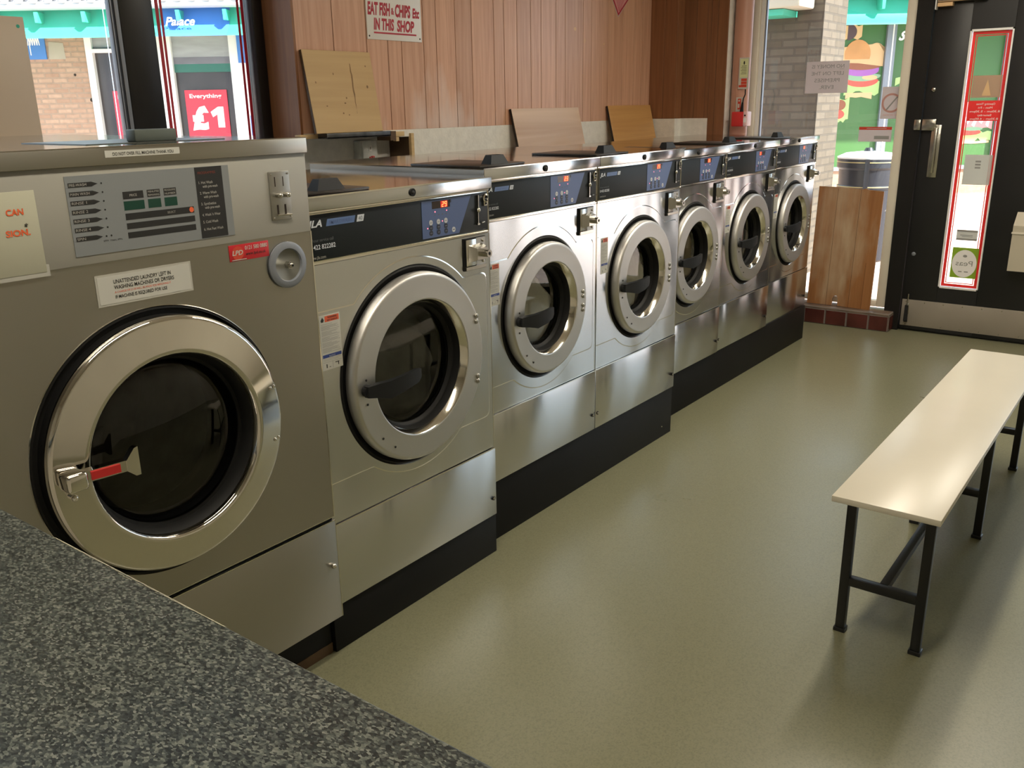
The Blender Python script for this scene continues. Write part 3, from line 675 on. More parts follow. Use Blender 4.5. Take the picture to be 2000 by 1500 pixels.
    b = MB().m('nickel'); b.lathe([(.013, -.002), (.013, -.007), (.009, -.009), (.008, -.004)], w - .022, H - .062, 24); b.box(w - .031, w - .013, -.0065, -.002, H - .084, H - .062, bev=.001); b.m('rubber'); b.disc(w - .022, H - .062, .008, .008, -.0045, 16); b.box(w - .027, w - .017, -.0072, -.004, H - .080, H - .063)
    b.build('key_switch', root)
    # coin vault lock plate
    b = MB(); a0, a1, c0, c1 = w - .123, w - .030, H - .264, H - .173
    b.m('rubber'); b.box(a0 - .003, a1 + .002, -.0045, .004, c0 - .002, c1 + .002); b.m('nickel')
    b.prism([(a0, c0), (a1, c0), (a1, c0 + .010), (a0, c0 + .010)], -.010, -.004); b.box(a0, a0 + .050, -.008, -.004, c0 + .01, c1, bev=.002); b.m('dull_metal'); b.box(a0 + .050, a1, -.006, -.004, c0 + .01, c1)
    b.m('nickel'); mz = (c0 + c1) / 2 + .002
    b.hexa([(a0 + .012, -.006, mz - .026), (a0 + .078, -.006, mz - .026), (a0 + .078, -.006, mz + .026), (a0 + .012, -.006, mz + .026)], [(a0 + .024, -.032, mz - .017), (a0 + .070, -.032, mz - .017), (a0 + .070, -.032, mz + .017), (a0 + .024, -.032, mz + .017)])
    b.cyl((a0 + .058, -.030, mz), (a0 + .058, -.050, mz), .0115, n=24); b.m('rubber'); b.cyl((a0 + .058, -.0505, mz), (a0 + .058, -.0495, mz), .005, n=12)
    b.m('nickel')
    for zz in (c0 + .020, c1 - .010): b.ball((a1 - .012, -.007, zz), .005, n=10, sy=.6)
    b.build('coin_vault_lock', root, props={'label': 'chrome coin vault lock on a recessed plate'})
    # lid
    b = MB().m('steel_lid'); b.box(.0008, w - .0008, -.012, D + .01, H - .004, H)
    b.m('steel'); b.box(.0008, w - .0008, -.013, -.009, H - .034, H - .0005, bev=.0012); b.m('steel_ring'); b.box(.0008, .003, -.009, D, H - .034, H - .004); b.box(w - .003, w - .0008, -.009, D, H - .034, H - .004); b.box(.0008, w - .0008, D, D + .01, H - .034, H - .004)
    b.m('chrome_edge'); b.box(.0008, w - .0008, -.0137, -.0110, H - .0030, H + .0004)
    lid = b.build('lid', root)
    b = MB().m('rubber'); xb = w - .345; b.cyl((xb, -.017, H - .018), (xb, -.012, H - .018), .0105, n=20); b.m('print_black'); b.ball((xb, -.017, H - .018), .005, n=10, sy=.6); b.build('lid_bolt', lid)
    b = MB().m('hopper_plastic'); b.box(.012, .245, .012, .300, H, H + .007, bev=.003)
    hp = b.build('soap_hopper', root, props={'label': 'black soap hopper lid'})
    b = MB().m('black_plastic'); hx = .125
    b.hexa([(hx - .045, .022, H + .007), (hx + .045, .022, H + .007), (hx + .045, .062, H + .007), (hx - .045, .062, H + .007)], [(hx - .030, .032, H + .034), (hx + .030, .032, H + .034), (hx + .030, .056, H + .034), (hx - .030, .056, H + .034)]); b.build('hopper_grip', hp)
    # door
    dr = bpy.data.objects.new('door', None); COL.objects.link(dr); dr.parent = root; dr.location = (0, .018, 0)
    b = MB().m('rubber'); b.lathe([(Rb + .003, -.016), (Rb - .002, -.020), (Rb - .008, -.014), (R - .02, -.010)], cx, cz, 96); b.build('door_seal', dr, smooth=60)
    b = MB().m('steel_ring'); e = .012
    b.lathe([(R - .006, -.014), (R + .001, -.018), (R + .003, -.026), (R + .0025, -.040), (R + .0005, -.046), (R - .003, -.0500), (R - .0065, -.0518), (R - .0075, -.0520), (R - .0115, -.0517), (ro + .006, -.0525), (ro + .0045, -.0525), (ro + .002, -.051)], cx, cz, 128)
    b.m('chrome_edge'); b.lathe([(ro + .002, -.051), (ro - .001, -.048), (ro - .009, -.030), (ro - .011, -.026)], cx, cz, 128)
    b.build('door_ring', dr, smooth=50)
    b = MB().m('rubber'); b.lathe([(ro + .004, -.024), (ro - .010, -.030), (ro - .012, -.026), (ro - .014, -.008), (ro - .019, -.006), (ro - .022, .008), (ro - .027, .010)], cx, cz, 96); b.build('inner_gasket', dr, smooth=60)
    b = MB().m(glassm); b.lathe([(ro - .020, .006), (ro * .6, .004), (ro * .3, .003), (0, .002)], cx, cz, 96); b.build('door_window', dr, smooth=80)
    b = MB().m('black_plastic'); hx = cx - (R + ro) / 2; hz = cz - .008
    b.cyl((hx, -.050, hz), (hx, -.066, hz), .017, n=20)
    k = R / .232
    def sec(x, y, hz_, hh, t): return [(x, y - t, hz_ - hh), (x, y + t, hz_ - hh), (x, y + t, hz_ + hh), (x, y - t, hz_ + hh)]
    S_ = [sec(hx - .012, -.066, hz, .015, .008), sec(hx + .018, -.074, hz - .001, .019, .009), sec(hx + .050, -.086, hz - .004, .024, .008), sec(hx + .095, -.094, hz + .003, .022, .006), sec(hx + .135 * k, -.092, hz + .010, .019, .005), sec(hx + .150 * k, -.088, hz + .013, .012, .004)]
    loops = [[b.bm.verts.new(p_) for p_ in q] for q in S_]
    for A, Bq in zip(loops[:-1], loops[1:]):
        for i in range(4): b.face([A[i], A[(i + 1) % 4], Bq[(i + 1) % 4], Bq[i]])
    b.face(loops[0]); b.face(loops[-1])
    es = [e_ for e_ in b.bm.edges if e_.calc_length() > .004]
    b.build('door_handle', dr, smooth=40)
    for zz in hinges:
        b = MB().m('dull_metal'); b.ball((cx + (R + ro) / 2 + .006, -.0535, zz), .0078, n=12, sy=.7); b.build('hinge_bolt', dr)
    for an in (math.radians(222), math.radians(236)):
        b = MB().m('print_black'); rr = (R + ro) / 2 + .010; b.ball((cx + rr * math.cos(an), -.0530, cz + rr * math.sin(an)), .0036, n=8, sy=.5); b.build('screw', dr)
    for dz in (.027, -.040):
        b = MB().m('print_black'); b.ball((hx + .002, -.0530, hz + dz), .0036, n=8, sy=.5); b.build('screw', dr)
    # drum
    b = MB().m('rubber'); b.lathe([(ro - .032, .002), (ro + .0, .05), (ro + .05, .075)], cx, cz, 64)
    b.m('drum_steel'); b.lathe([(R + .03, .08), (R + .03, .50), (0, .505)], cx, cz, 64)
    for k in range(3):
        a = k * 2 * PI / 3 + .6; c_, s_ = math.cos(a), math.sin(a); r1 = R + .028; r0 = R - .04
        b.m('drum_steel'); b.hexa([(cx + r1 * c_ - .03 * s_, .10, cz + r1 * s_ + .03 * c_), (cx + r1 * c_ + .03 * s_, .10, cz + r1 * s_ - .03 * c_), (cx + r0 * c_, .10, cz + r0 * s_)], [(cx + r1 * c_ - .03 * s_, .48, cz + r1 * s_ + .03 * c_), (cx + r1 * c_ + .03 * s_, .48, cz + r1 * s_ - .03 * c_), (cx + r0 * c_, .48, cz + r0 * s_)])
    b.build('drum', root, smooth=50).location = (0, .03, 0)
    # warning label
    lx0, lx1, lz0, lz1 = lab; lw = lx1 - lx0; lh = lz1 - lz0; y = -.0020
    b = MB().m('paper'); b.box(lx0, lx1, y, -.0011, lz0, lz1); y -= .0002
    b.m('warn_orange'); b.rect(lx0 + lw * .26, lx1 - lw * .05, lz1 - lh * .125, lz1 - lh * .02, y)
    b.m('print_black'); b.text('WARNING', lx0 + lw * .62, lz1 - lh * .065, lh * .03, y - .0002, w=lw * .45, align='c', bold=.03); b.text('HOT SURFACE', lx0 + lw * .62, lz1 - lh * .112, lh * .028, y - .0002, w=lw * .5, align='c', bold=.03)
    b.flat([(lx0 + lw * .08, lz1 - lh * .12), (lx0 + lw * .19, lz1 - lh * .12), (lx0 + lw * .22, lz1 - lh * .08), (lx0 + lw * .15, lz1 - lh * .03), (lx0 + lw * .06, lz1 - lh * .085)], y)
    b.m('paper_grey_print'); zz = .16; k = 0
    while zz < .70:
        b.rect(lx0 + lw * .06, lx0 + lw * (.94 if k % 4 else .6) - (k * 37 % 5) * lw * .04, lz1 - lh * (zz + .007), lz1 - lh * zz, y); zz += .018 if k % 5 else .03; k += 1
    b.m('warn_blue'); b.rect(lx0 + lw * .04, lx1 - lw * .04, lz1 - lh * .775, lz1 - lh * .715, y); b.m('paper'); b.text('NOTICE', lx0 + lw * .5, lz1 - lh * .765, lh * .028, y - .0002, w=lw * .3, align='c')
    b.m('paper_grey_print'); b.rect(lx0 + lw * .06, lx1 - lw * .1, lz1 - lh * .80, lz1 - lh * .795, y); b.rect(lx0 + lw * .06, lx1 - lw * .2, lz1 - lh * .825, lz1 - lh * .82, y)
    b.rect(lx0 + lw * .04, lx1 - lw * .04, lz1 - lh * .858, lz1 - lh * .853, y); b.rect(lx0 + lw * .49, lx0 + lw * .51, lz1 - lh * .98, lz1 - lh * .86, y)
    b.m('print_black'); b.rect(lx0 + lw * .18, lx0 + lw * .23, lz1 - lh * .96, lz1 - lh * .89, y); b.rect(lx0 + lw * .32, lx0 + lw * .40, lz1 - lh * .955, lz1 - lh * .945, y); b.rect(lx0 + lw * .62, lx0 + lw * .82, lz1 - lh * .90, lz1 - lh * .885, y); b.rect(lx0 + lw * .76, lx0 + lw * .80, lz1 - lh * .95, lz1 - lh * .885, y)
    b.build('warning_label', root)
    return root
def laundry(loc, cx, cz, R, matn, label, seed, fill=0.15):
    b = MB().m(matn); c0 = Vector((cx, .200, cz - R * .08))
    b.ball(c0, R * .84, n=40, sy=.95, sz=.90)
    for v in b.bm.verts:
        p_ = v.co - c0; q = 0
        for f, a in ((9, .014), (21, .011), (43, .006)):
            q += a * math.sin(f * p_.x + seed) * math.sin(f * 1.3 * p_.z + 2 * seed) + a * .7 * math.sin(f * 1.7 * (p_.x + p_.z) + seed * 3)
        v.co += p_.normalized() * q; v.co.y = max(v.co.y, .040 + .5 * q)
    return b.build('laundry_load', loc=loc, smooth=80, props=T(label, 'laundry', None))

GZ2 = .2165
m20 = dict(w=.668, H=1.038, cx=.329, cz=.551, R=.224, Rb=.241, ro=.157, seam=.243, zu=.750, zl=.334, Rc=.284, badge='20', lscale=1.0, lab=(.030, .079, .608, .742), glassm='door_glass', hinges=(.577, .560, .527, .510))
wA = make_washer(**m20)
places = [
    (2.270, 0.0, GZ2, 1.0, 1.0, '23', 'r', 'stainless front-loading washer showing 23 in red, white laundry behind the round door glass'),
    (2.940, 0.0, GZ2, 1.0, 1.0, '25', 'r', 'stainless front-loading washer showing 25 in red, next beyond the one showing 23'),
    (3.612, .091, .2115, .990, .989, '26', 'r', 'stainless front-loading washer showing 26 in red, set back and partly hidden by its nearer neighbour'),
    (4.276, .096, .2115, .990, .989, '0', 'l', 'stainless washer with its red digit at the left of the display, second from the window'),
    (4.941, .108, .2115, .990, .989, '8', 'm', 'stainless front-loading washer at the far window end of the row beside the brown board'),
]
rest = [wA] + [copy_tree(wA) for _ in places[1:]]
for o, (x, y, z, sx, sz, dg, side, lb) in zip(rest, places):
    o.location = (x, y, z); o.scale = (sx, 1, sz); o['label'] = lb; o['group'] = 'stainless washing machines in a row'
    digits(o, 1.038, .668, dg, side)
m40 = dict(w=.720, H=1.097, cx=.369, cz=.598, R=.265, Rb=.281, ro=.190, seam=.239, zu=.816, zl=.352, Rc=.309, badge='40', lscale=1.3, lab=(.030, .098, .664, .805), glassm='door_glass', hinges=(.701, .684, .515, .499))
wB = make_washer(**m40); wB.location = (1.523, -.05, .139); wB['group'] = 'stainless washing machines in a row'
wB['label'] = 'large stainless washer showing 29 in red, beside the old machine with the cream panel'
digits(wB, 1.097, .720, '29')
laundry((2.270, 0, GZ2), .330, .553, .232, 'cloth_white', 'white laundry piled in the drum of the washer showing 23', 3)
laundry((2.940, 0, GZ2), .330, .553, .232, 'cloth_white', 'pale laundry in the drum of the washer showing 25', 8)
laundry((1.523, -.05, .139), .369, .590, .245, 'cloth_grey', 'dark grey laundry in the drum of the washer showing 29', 5)
laundry((3.612, .091, .2115), .327, .53, .232, 'cloth_tan', 'tan laundry in the drum of the washer showing 26', 11)
laundry((4.276, .096, .2115), .327, .53, .232, 'cloth_grey', 'dark laundry in the drum of the second washer from the window end', 14)

# ------------------------------------------------------------------ the old machine
def old_machine():
    w_, H, D = .860, 1.240, 1.10
    r = thing('washing_machine', 'oldest and largest washer with cream control panel, green displays and big chrome door ring', 'washing machine', (.660, -.09, .134))
    cx, cz, R, ro = .428, .638, .274, .196
    seam = .289
    b = MB().m('steel_old'); b.box(0, .012, .01, D, 0, H - .03); b.box(w_ - .012, w_ - .001, .01, D, 0, H - .03); b.box(.012, w_ - .012, D - .012, D, 0, H - .03); b.box(.012, w_ - .012, .012, D, 0, .012); b.m('rubber'); b.box(.006, w_ - .006, .006, .02, seam - .006, seam + .006); b.box(.004, w_ - .004, .004, .02, H - .036, H - .02); b.build('cabinet', r)
    zp1 = H - .212
    b = MB().m('steel_old'); fan_panel(b, lambda a: rect_ray(a, cx, cz, 0, w_ - .001, seam + .004, zp1), cx, cz, R + .010, 0, 0, 0, w_ - .001, seam + .004, zp1)
    b.m('chrome_edge'); b.box(w_ - .004, w_ - .001, -.0006, .01, seam + .004, zp1); b.box(0, w_ - .001, -.0004, .01, seam + .0035, seam + .005)
    b.build('front_panel', r)
    b = MB().m('steel_old'); b.box(0, w_ - .001, -.002, .012, .001, seam - .005, bev=.001); b.m('chrome_edge'); b.box(0, w_ - .001, -.0024, .0, seam - .0065, seam - .0045); b.box(w_ - .003, w_ - .001, -.0024, .0, .001, seam - .005)
    lp = b.build('lower_panel', r); b = MB().m('nickel'); b.ball((w_ - .022, -.006, .160), .0075, n=12); b.build('screw', lp)
    b = MB().m('cream_enamel'); b.box(0, w_ - .004, -.003, .012, zp1, H - .034, bev=.0015); b.build('control_panel', r, props={'label': 'cream control panel'})
    y = -.0042
    b = MB().m('label_grey'); b.box(.293, .645, y, -.003, H - .195, H - .049)
    zt_ = H - .049; y -= .0003
    b.m('print_black')
    names_ = ['PRE-WASH', 'MAIN WASH', 'RINSE 1', 'RINSE 2', 'RINSE 3', 'RINSE 4', 'SPIN']
    for k, s_ in enumerate(names_):
        zc = zt_ - .0165 - k * .0163; b.m('print_black'); xr = .343 if k < 6 else .338
        b.flat([(.298, zc - .0042), (xr, zc - .0042), (xr + .012, zc), (xr, zc + .0042), (.298, zc + .0042)], y)
        b.disc(xr + .019, zc, .0018, .0018, y, 10)
        if k == 6: b.disc(xr + .029, zc, .0018, .0018, y, 10)
        b.m('print_light'); b.text(s_, .300, zc - .0024, .0050, y - .0003, w=.0048 * len(s_) * .85)
    b.m('print_black'); zc = zt_ - .0165 - 6 * .0163 - .010; b.text('SPIN', .350, zc, .0032, y, w=.010); b.text('FINAL SPIN', .364, zc - .0005, .0032, y, w=.024)
    for xa, xb, l1, l2 in ((.401, .444, 'PRICE', None), (.452, .480, 'MINUTES', 'REMAINING'), (.488, .516, 'PROGRAMME', 'NUMBER')):
        b.m('print_black'); b.rect(xa, xb, zt_ - .050, zt_ - .036, y); b.m('led_green_off'); b.rect(xa, xb, zt_ - .071, zt_ - .054, y); b.m('print_light')
        if l2: b.text(l1, (xa + xb) / 2, zt_ - .0415, .0036, y - .0003, w=.024, align='c'); b.text(l2, (xa + xb) / 2, zt_ - .048, .0036, y - .0003, w=.024, align='c')
        else: b.text(l1, (xa + xb) / 2, zt_ - .0455, .0045, y - .0003, w=.015, align='c')
    b.m('print_black')
    for za, zb in ((.0895, .077), (.107, .0955), (.1245, .113)): b.rect(.401, .552, zt_ - za, zt_ - zb, y)
    b.m('print_light'); b.text('SELECT', .500, zt_ - .0855, .0042, y - .0003, w=.018, align='c'); b.m('print_orange'); b.disc(.546, zt_ - .083, .0052, .0055, y - .0003, 16)
    b.m('print_black'); b.rect(.563, .628, zt_ - .1445, zt_ - .0005, y); b.m('print_dimred'); b.text('PROGRAMMES', .570, zt_ - .0145, .0050, y - .0003, w=.042)
    b.m('print_light')
    for t_, xx, zz, ww in (('1. Hot Wash', .570, .030, .033), ('with pre-wash', .578, .038, .036), ('2. Warm Wash', .570, .051, .040), ('with pre-wash', .578, .059, .036), ('3. Synthetics', .570, .073, .036), ('with pre-wash', .578, .081, .036), ("4. Wash 'n Wear", .570, .0955, .044), ('5. Cold Wash', .570, .110, .036), ('6. Hot Fast Wash', .570, .125, .047)):
        b.text(t_, xx, zt_ - zz - .004, .0052, y - .0003, w=ww, bold=.01)
    b.build('programme_label', r, props={'label': 'grey programme label'})
    b = MB().m('dull_metal'); cxa, cxb, ca, cb = .746, .803, H - .177, H - .070
    b.box(cxa, cxb, -.007, -.003, ca, cb, bev=.002); b.m('hole_dark'); b.box(cxa + .014, cxa + .0165, -.0074, -.006, cb - .033, cb - .012); b.box(cxa + .037, cxa + .039, -.0074, -.006, cb - .033, cb - .012)
    b.box(cxa + .015, cxa + .020, -.0074, -.006, ca + .010, ca + .034); b.box(cxa + .036, cxa + .041, -.0074, -.006, ca + .010, ca + .034)
    b.m('nickel')
    for xx in (.018, .040): b.cyl((cxa + xx, -.007, cb - .052), (cxa + xx, -.018, cb - .052), .0055, n=14); b.ball((cxa + xx, -.019, cb - .052), .0062, n=12)
    b.tube([(cxa + .012, -.011, ca + .012), (cxa + .052, -.011, ca + .010)], .0018, 8)
    for xx, zz in ((.005, .006), (.052, .006), (.005, .101), (.052, .101)): b.ball((cxa + xx, -.0075, ca + zz), .0025, n=8, sy=.5)
    b.build('coin_slot', r, props={'label': 'metal coin slot plate with two buttons'})
    y = -.0012
    b = MB().m('sticker_red'); b.box(.627, .732, y, 0, H - .253, H - .218, bev=.0003); y -= .0004
    b.m('print_red'); b.disc(.649, H - .236, .015, .015, y, 24); b.m('paper'); b.text('LPD', .634, H - .240, .010, y - .0003, w=.028, bold=.02, shear=.2); b.text('0121 580 0880', .668, H - .231, .0085, y - .0003, w=.060, bold=.01); b.m('print_black'); b.text('www.lpd.co.uk', .669, H - .243, .0065, y - .0003, w=.054, bold=.01); b.m('paper'); b.rect(.632, .670, H - .2512, H - .2496, y - .0003)
    b.build('service_sticker', r, props={'label': 'red service sticker'})
    b = MB().m('laminate_film'); b.box(.322, .530, -.0014, 0, H - .297, H - .236); b.m('paper'); b.box(.326, .526, -.0018, -.001, H - .293, H - .240); y = -.0022
    b.m('print_black'); b.text('UNATTENDED LAUNDRY LEFT IN', .358, H - .2555, .0076, y, w=.124, bold=.012); b.text('WASHING MACHINES OR DRYERS', .358, H - .2665, .0076, y, w=.130, bold=.012)
    b.m('warn_orange'); b.text('A CHARGE OF £1.00 WILL BE MADE FOR REMOVING IT', .358, H - .2740, .0040, y, w=.122); b.m('print_black'); b.text('IF MACHINE IS REQUIRED FOR USE', .358, H - .2845, .0066, y, w=.112, bold=.012)
    b.build('laminated_notice', r, props={'label': 'laminated notice about unattended laundry'})
    b = MB().m('paper_cream'); b.box(.02, .236, -.0046, -.003, H - .213, H - .068, bev=.0004); b.m('laminate_film'); b.box(.015, .241, -.0040, -.0028, H - .221, H - .20)
    b.m('print_orange'); b.text('CAN', .212, H - .108, .0105, -.0052, w=.030, align='r', bold=.03); b.text('SION.', .218, H - .144, .0105, -.0052, w=.042, align='r', bold=.03); b.m('print_black'); b.text('*', .210, H - .134, .010, -.0052, bold=.02)
    b.build('paper_notice', r, props={'label': 'cream notice with orange lettering'})
    b = MB().m('aluminium'); kx, kz = .779, H - .280
    b.lathe([(.030, -.001), (.053, -.001), (.053, -.006), (.047, -.009), (.038, -.009), (.036, -.004)], kx, kz, 48); b.m('lock_grey'); b.lathe([(.037, -.003), (.034, -.0012), (0, -.0012)], kx, kz, 48)
    b.m('nickel'); b.cyl((kx, -.001, kz), (kx, -.014, kz), .0085, n=6); b.ball((kx, -.015, kz), .0065, n=12); b.m('rubber'); b.disc(kx, kz, .003, .003, -.0215, 10); b.build('round_lock', r, props={'label': 'round recessed steel lock'})
    # lid
    b = MB().m('steel_lid'); b.box(-.004, w_ - .0, -.006, D, H - .004, H); b.m('steel_old'); b.box(-.004, w_ + .0, -.008, -.003, H - .034, H - .001, bev=.001); b.box(w_ - .003, w_, -.003, D, H - .034, H - .004)
    b.m('steel_ring'); b.box(.43, .44, .0, .0, H, H)
    lid = b.build('lid', r)
    b = MB().m('paper'); b.box(.375, .532, -.0092, -.0078, H - .0200, H - .0075); b.m('print_black'); b.text('DO NOT OVER FILL MACHINE THANK YOU', .390, H - .0170, .0058, -.0096, w=.128, bold=.01); b.build('label_strip', lid, props={'label': 'white label strip'})
    b = MB().m('hopper_dark'); b.box(.40, .72, .10, .36, H, H + .0015); hp = b.build('soap_hopper', r)
    b = MB().m('hopper_grey'); b.box(.515, .612, .115, .150, H + .0015, H + .026, bev=.003); b.build('hopper_grip', hp)
    # door
    dr = bpy.data.objects.new('door', None); COL.objects.link(dr); dr.parent = r
    b = MB().m('rubber'); b.lathe([(R - .02, .012), (R + .012, .008), (R + .012, -.001), (R + .008, -.002), (R + .006, .006), (R - .004, .004), (R - .004, -.022)], cx, cz, 128)
    b.m('chrome_edge'); b.lathe([(R + .012, .0), (R + .0135, -.002), (R + .015, .0)], cx, cz, 128); b.build('door_seal', dr, smooth=60)
    b = MB().m('chrome'); b.lathe([(R - .004, -.018), (R - .003, -.028), (R - .008, -.036), (R - .013, -.037), (R - .0145, -.0373), (ro + .013, -.0478), (ro + .011, -.0482), (ro + .003, -.050), (ro - .002, -.046), (ro - .004, -.030)], cx, cz, 160); b.build('door_ring', dr, smooth=60, props={'label': 'polished chrome ring'})
    b = MB().m('rubber'); b.lathe([(ro - .003, -.032), (ro - .012, -.020), (ro - .013, .0), (ro - .020, .002), (ro - .022, .03), (ro - .026, .032), (ro - .028, .08)], cx, cz, 128); b.build('inner_gasket', dr, smooth=40)
    b = MB().m('door_glass_dark'); b.lathe([(ro - .022, .004), (ro - .035, -.004), (ro * .6, -.012), (0, -.020)], cx, cz, 96); b.build('door_window', dr, smooth=80)
    hx, hz = cx - .236, cz + .016
    dh = MB().m('chrome')
    dh.box(hx - .024, hx + .018, -.085, -.045, hz - .024, hz + .012, bev=.008, seg=4)
    dh.hexa([(hx + .012, -.080, hz - .012), (hx + .012, -.060, hz - .012), (hx + .012, -.060, hz + .010), (hx + .012, -.080, hz + .010)], [(hx + .088, -.096, hz - .010), (hx + .088, -.078, hz - .010), (hx + .088, -.078, hz + .012), (hx + .088, -.096, hz + .012)])
    dh.prism([(hx + .086, hz - .010), (hx + .102, hz - .024), (hx + .112, hz - .024), (hx + .112, hz + .034), (hx + .104, hz + .032), (hx + .086, hz + .012)], -.098, -.084)
    ho = dh.build('door_handle', dr, smooth=40)
    b = MB().m('red_plastic'); b.hexa([(hx + .022, -.086, hz - .008), (hx + .022, -.078, hz - .008), (hx + .022, -.078, hz + .008), (hx + .022, -.086, hz + .008)], [(hx + .074, -.0965, hz - .007), (hx + .074, -.088, hz - .007), (hx + .074, -.088, hz + .009), (hx + .074, -.0965, hz + .009)]); b.build('red_insert', dr)
    b = MB().m('chrome'); b.ball((hx - .004, -.060, hz - .042), .007, n=12); b.cyl((hx - .004, -.036, hz - .042), (hx - .004, -.060, hz - .042), .0045, n=10); b.build('latch_pin', dr)
    for dz in (.062, -.062):
        for dx in (0, .012):
            b = MB().m('nickel'); b.ball((cx + R - .034 + dx, -.041 + dx * .25, cz + dz - .002 + dx * .1), .0042, n=10, sy=.7); b.build('hinge_bolt', dr)
    b = MB().m('rubber'); b.lathe([(ro + .03, .03), (ro + .03, .09), (R + .04, .10)], cx, cz, 64); b.m('drum_steel'); b.lathe([(R + .04, .10), (R + .04, .62), (0, .63)], cx, cz, 64); b.m('rubber'); b.lathe([(ro - .026, .07), (ro - .024, .11), (R + .04, .10)], cx, cz, 64); b.build('drum', r, smooth=50)
    return r
old_machine()

# ------------------------------------------------------------------ plinths
G = 'black plinths under the washers'
b = MB().m('plinth_black'); b.box(1.523, 2.245, -.048, .70, 0, .139, bev=.002); b.build('plinth', props=T('black plinth under the washer showing 29', 'plinth', G))
b = MB().m('plinth_black'); b.box(2.262, 3.609, .003, .74, 0, .2165, bev=.002); b.m('nickel'); b.ball((3.52, .003, .05), .004, n=8); b.build('plinth', props=T('black plinth under the washers showing 23 and 25', 'plinth', G))
b = MB().m('plinth_black'); b.box(3.612, 5.598, .098, .84, 0, .2115, bev=.002); b.build('plinth', props=T('black plinth under the three set-back washers near the window', 'plinth', G))
b = MB().m('plinth_black'); b.box(.68, 1.518, -.036, .85, 0.012, .134); b.m('dark_timber'); b.box(.68, 1.519, -.038, -.030, 0.0, .03); b.m('dark_timber'); b.box(.68, 1.518, -.03, .85, 0, .012); b.build('plinth', props=T('scuffed dark base under the old cream-topped machine', 'plinth', G))

# ------------------------------------------------------------------ counter
c = thing('counter', 'dark speckled granite-effect counter in the near left corner', 'counter', (0, 0, 0))
b = MB().m('granite'); b.box(-.62, .608, -2.75, -.13, .868, .900, bev=.005, seg=3); b.build('countertop', c)
b = MB().m('box_cream'); b.box(-.60, .57, -2.70, -.15, 0, .868); b.build('counter_base', c)
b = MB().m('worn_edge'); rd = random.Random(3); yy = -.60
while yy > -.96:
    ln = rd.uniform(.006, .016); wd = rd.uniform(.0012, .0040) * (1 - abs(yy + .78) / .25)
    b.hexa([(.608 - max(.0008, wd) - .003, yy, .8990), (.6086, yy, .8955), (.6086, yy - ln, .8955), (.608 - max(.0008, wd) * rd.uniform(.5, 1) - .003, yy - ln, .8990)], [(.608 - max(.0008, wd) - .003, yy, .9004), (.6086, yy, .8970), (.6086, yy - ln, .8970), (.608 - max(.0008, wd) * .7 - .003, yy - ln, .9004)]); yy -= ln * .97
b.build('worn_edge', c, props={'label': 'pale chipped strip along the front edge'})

# ------------------------------------------------------------------ bench
bn = thing('bench', 'long bench with a plain cream laminate top on a black steel frame', 'bench', (2.32, -1.24, 0))
b = MB().m('bench_white'); b.box(0, 1.755, -.133, .133, .4335, .4505, bev=.002)
b.m('bench_edge'); b.box(.0005, .002, -.131, .131, .4345, .4485)
b.build('bench_top', bn, props={'label': 'cream laminate top'})
for x in (.115, .945, 1.665):
    fr = MB().m('bench_steel'); fr.box(x - .0125, x + .0125, -.1055, .1175, .4085, .4335, bev=.002); fr.build('top_rail', bn); fr = MB().m('bench_steel'); fr.box(x - .0125, x + .0125, -.082, .094, .148, .172, bev=.002); fr.build('cross_rail', bn)
    for yy in (-.094, .106):
        l = MB().m('bench_steel'); l.box(x - .0125, x + .0125, yy - .0125, yy + .0125, .004, .4095, bev=.002); lo = l.build('leg', bn)
        f = MB().m('bench_steel'); f.box(x - .016, x + .016, yy - .016, yy + .016, 0, .012, bev=.002); f.build('foot', lo)
b = MB().m('bench_steel'); b.box(.12, 1.66, -.006, .018, .150, .172, bev=.002); b.build('stretcher', bn)

# ------------------------------------------------------------------ boards and bits behind the washers
def leaning(name, mat_, edge, x0, x1, z0, z1, y0, y1, th, label, cat='board', extra=None):
    """a board leaning back: bottom at y0, top at y1"""
    L_ = math.hypot(z1 - z0, y1 - y0); o = MB().m(mat_); o.box(0, x1 - x0, 0, th, 0, L_, bev=.001, seg=1)
    if edge: o.m(edge); o.box(-.0006, .0006, .001, th - .001, .001, L_ - .001)
    if extra: extra(o, x1 - x0, L_)
    ob = o.build(name, loc=(x0, y0, z0), props=T(label, cat)); ob.rotation_euler = (-math.atan2(y1 - y0, z1 - z0), 0, 0)
    return ob
def stains(o, w_, L_):
    o.m('board_stain')
    rd = random.Random(4); pts = []
    for k in range(14):
        t = k / 13; zc = L_ * (.85 - .62 * t); xc = w_ * (.66 - .02 * t) + rd.uniform(-.002, .002); hw = .0035 * math.sin(PI * min(1, t + .12)) + rd.uniform(0, .0012)
        pts.append((xc, zc, hw))
    o.flat([(x - h, z) for x, z, h in pts] + [(x + h, z) for x, z, h in reversed(pts)], -.0004)
    for k in range(9):
        o.disc(rd.uniform(.03, w_ - .02), rd.uniform(.02, L_ - .02), rd.uniform(.002, .006), rd.uniform(.002, .008), -.0004, 7)
mat('board_stain', (0.22, 0.12, 0.04), 0.6, var=0.3, vscale=40)
leaning('wooden_board', 'board_plain', 'dark_timber', 2.756, 3.150, 1.334, 1.672, 1.272, 1.330, .016, 'tallest pale board with a dark vertical stain, leaning on the panelling over the wall switch', extra=stains)
leaning('wooden_board', 'board_gloss', 'hole_dark', 4.205, 4.882, 0.0, 1.418, .985, 1.332, .016, 'wide mottled brown board leaning on the panelling behind the washer showing 25')
leaning('wooden_board', 'board_varnish', 'hole_dark', 5.227, 5.785, 0.0, 1.424, .985, 1.332, .016, 'small orange-brown varnished board leaning nearest the far corner')
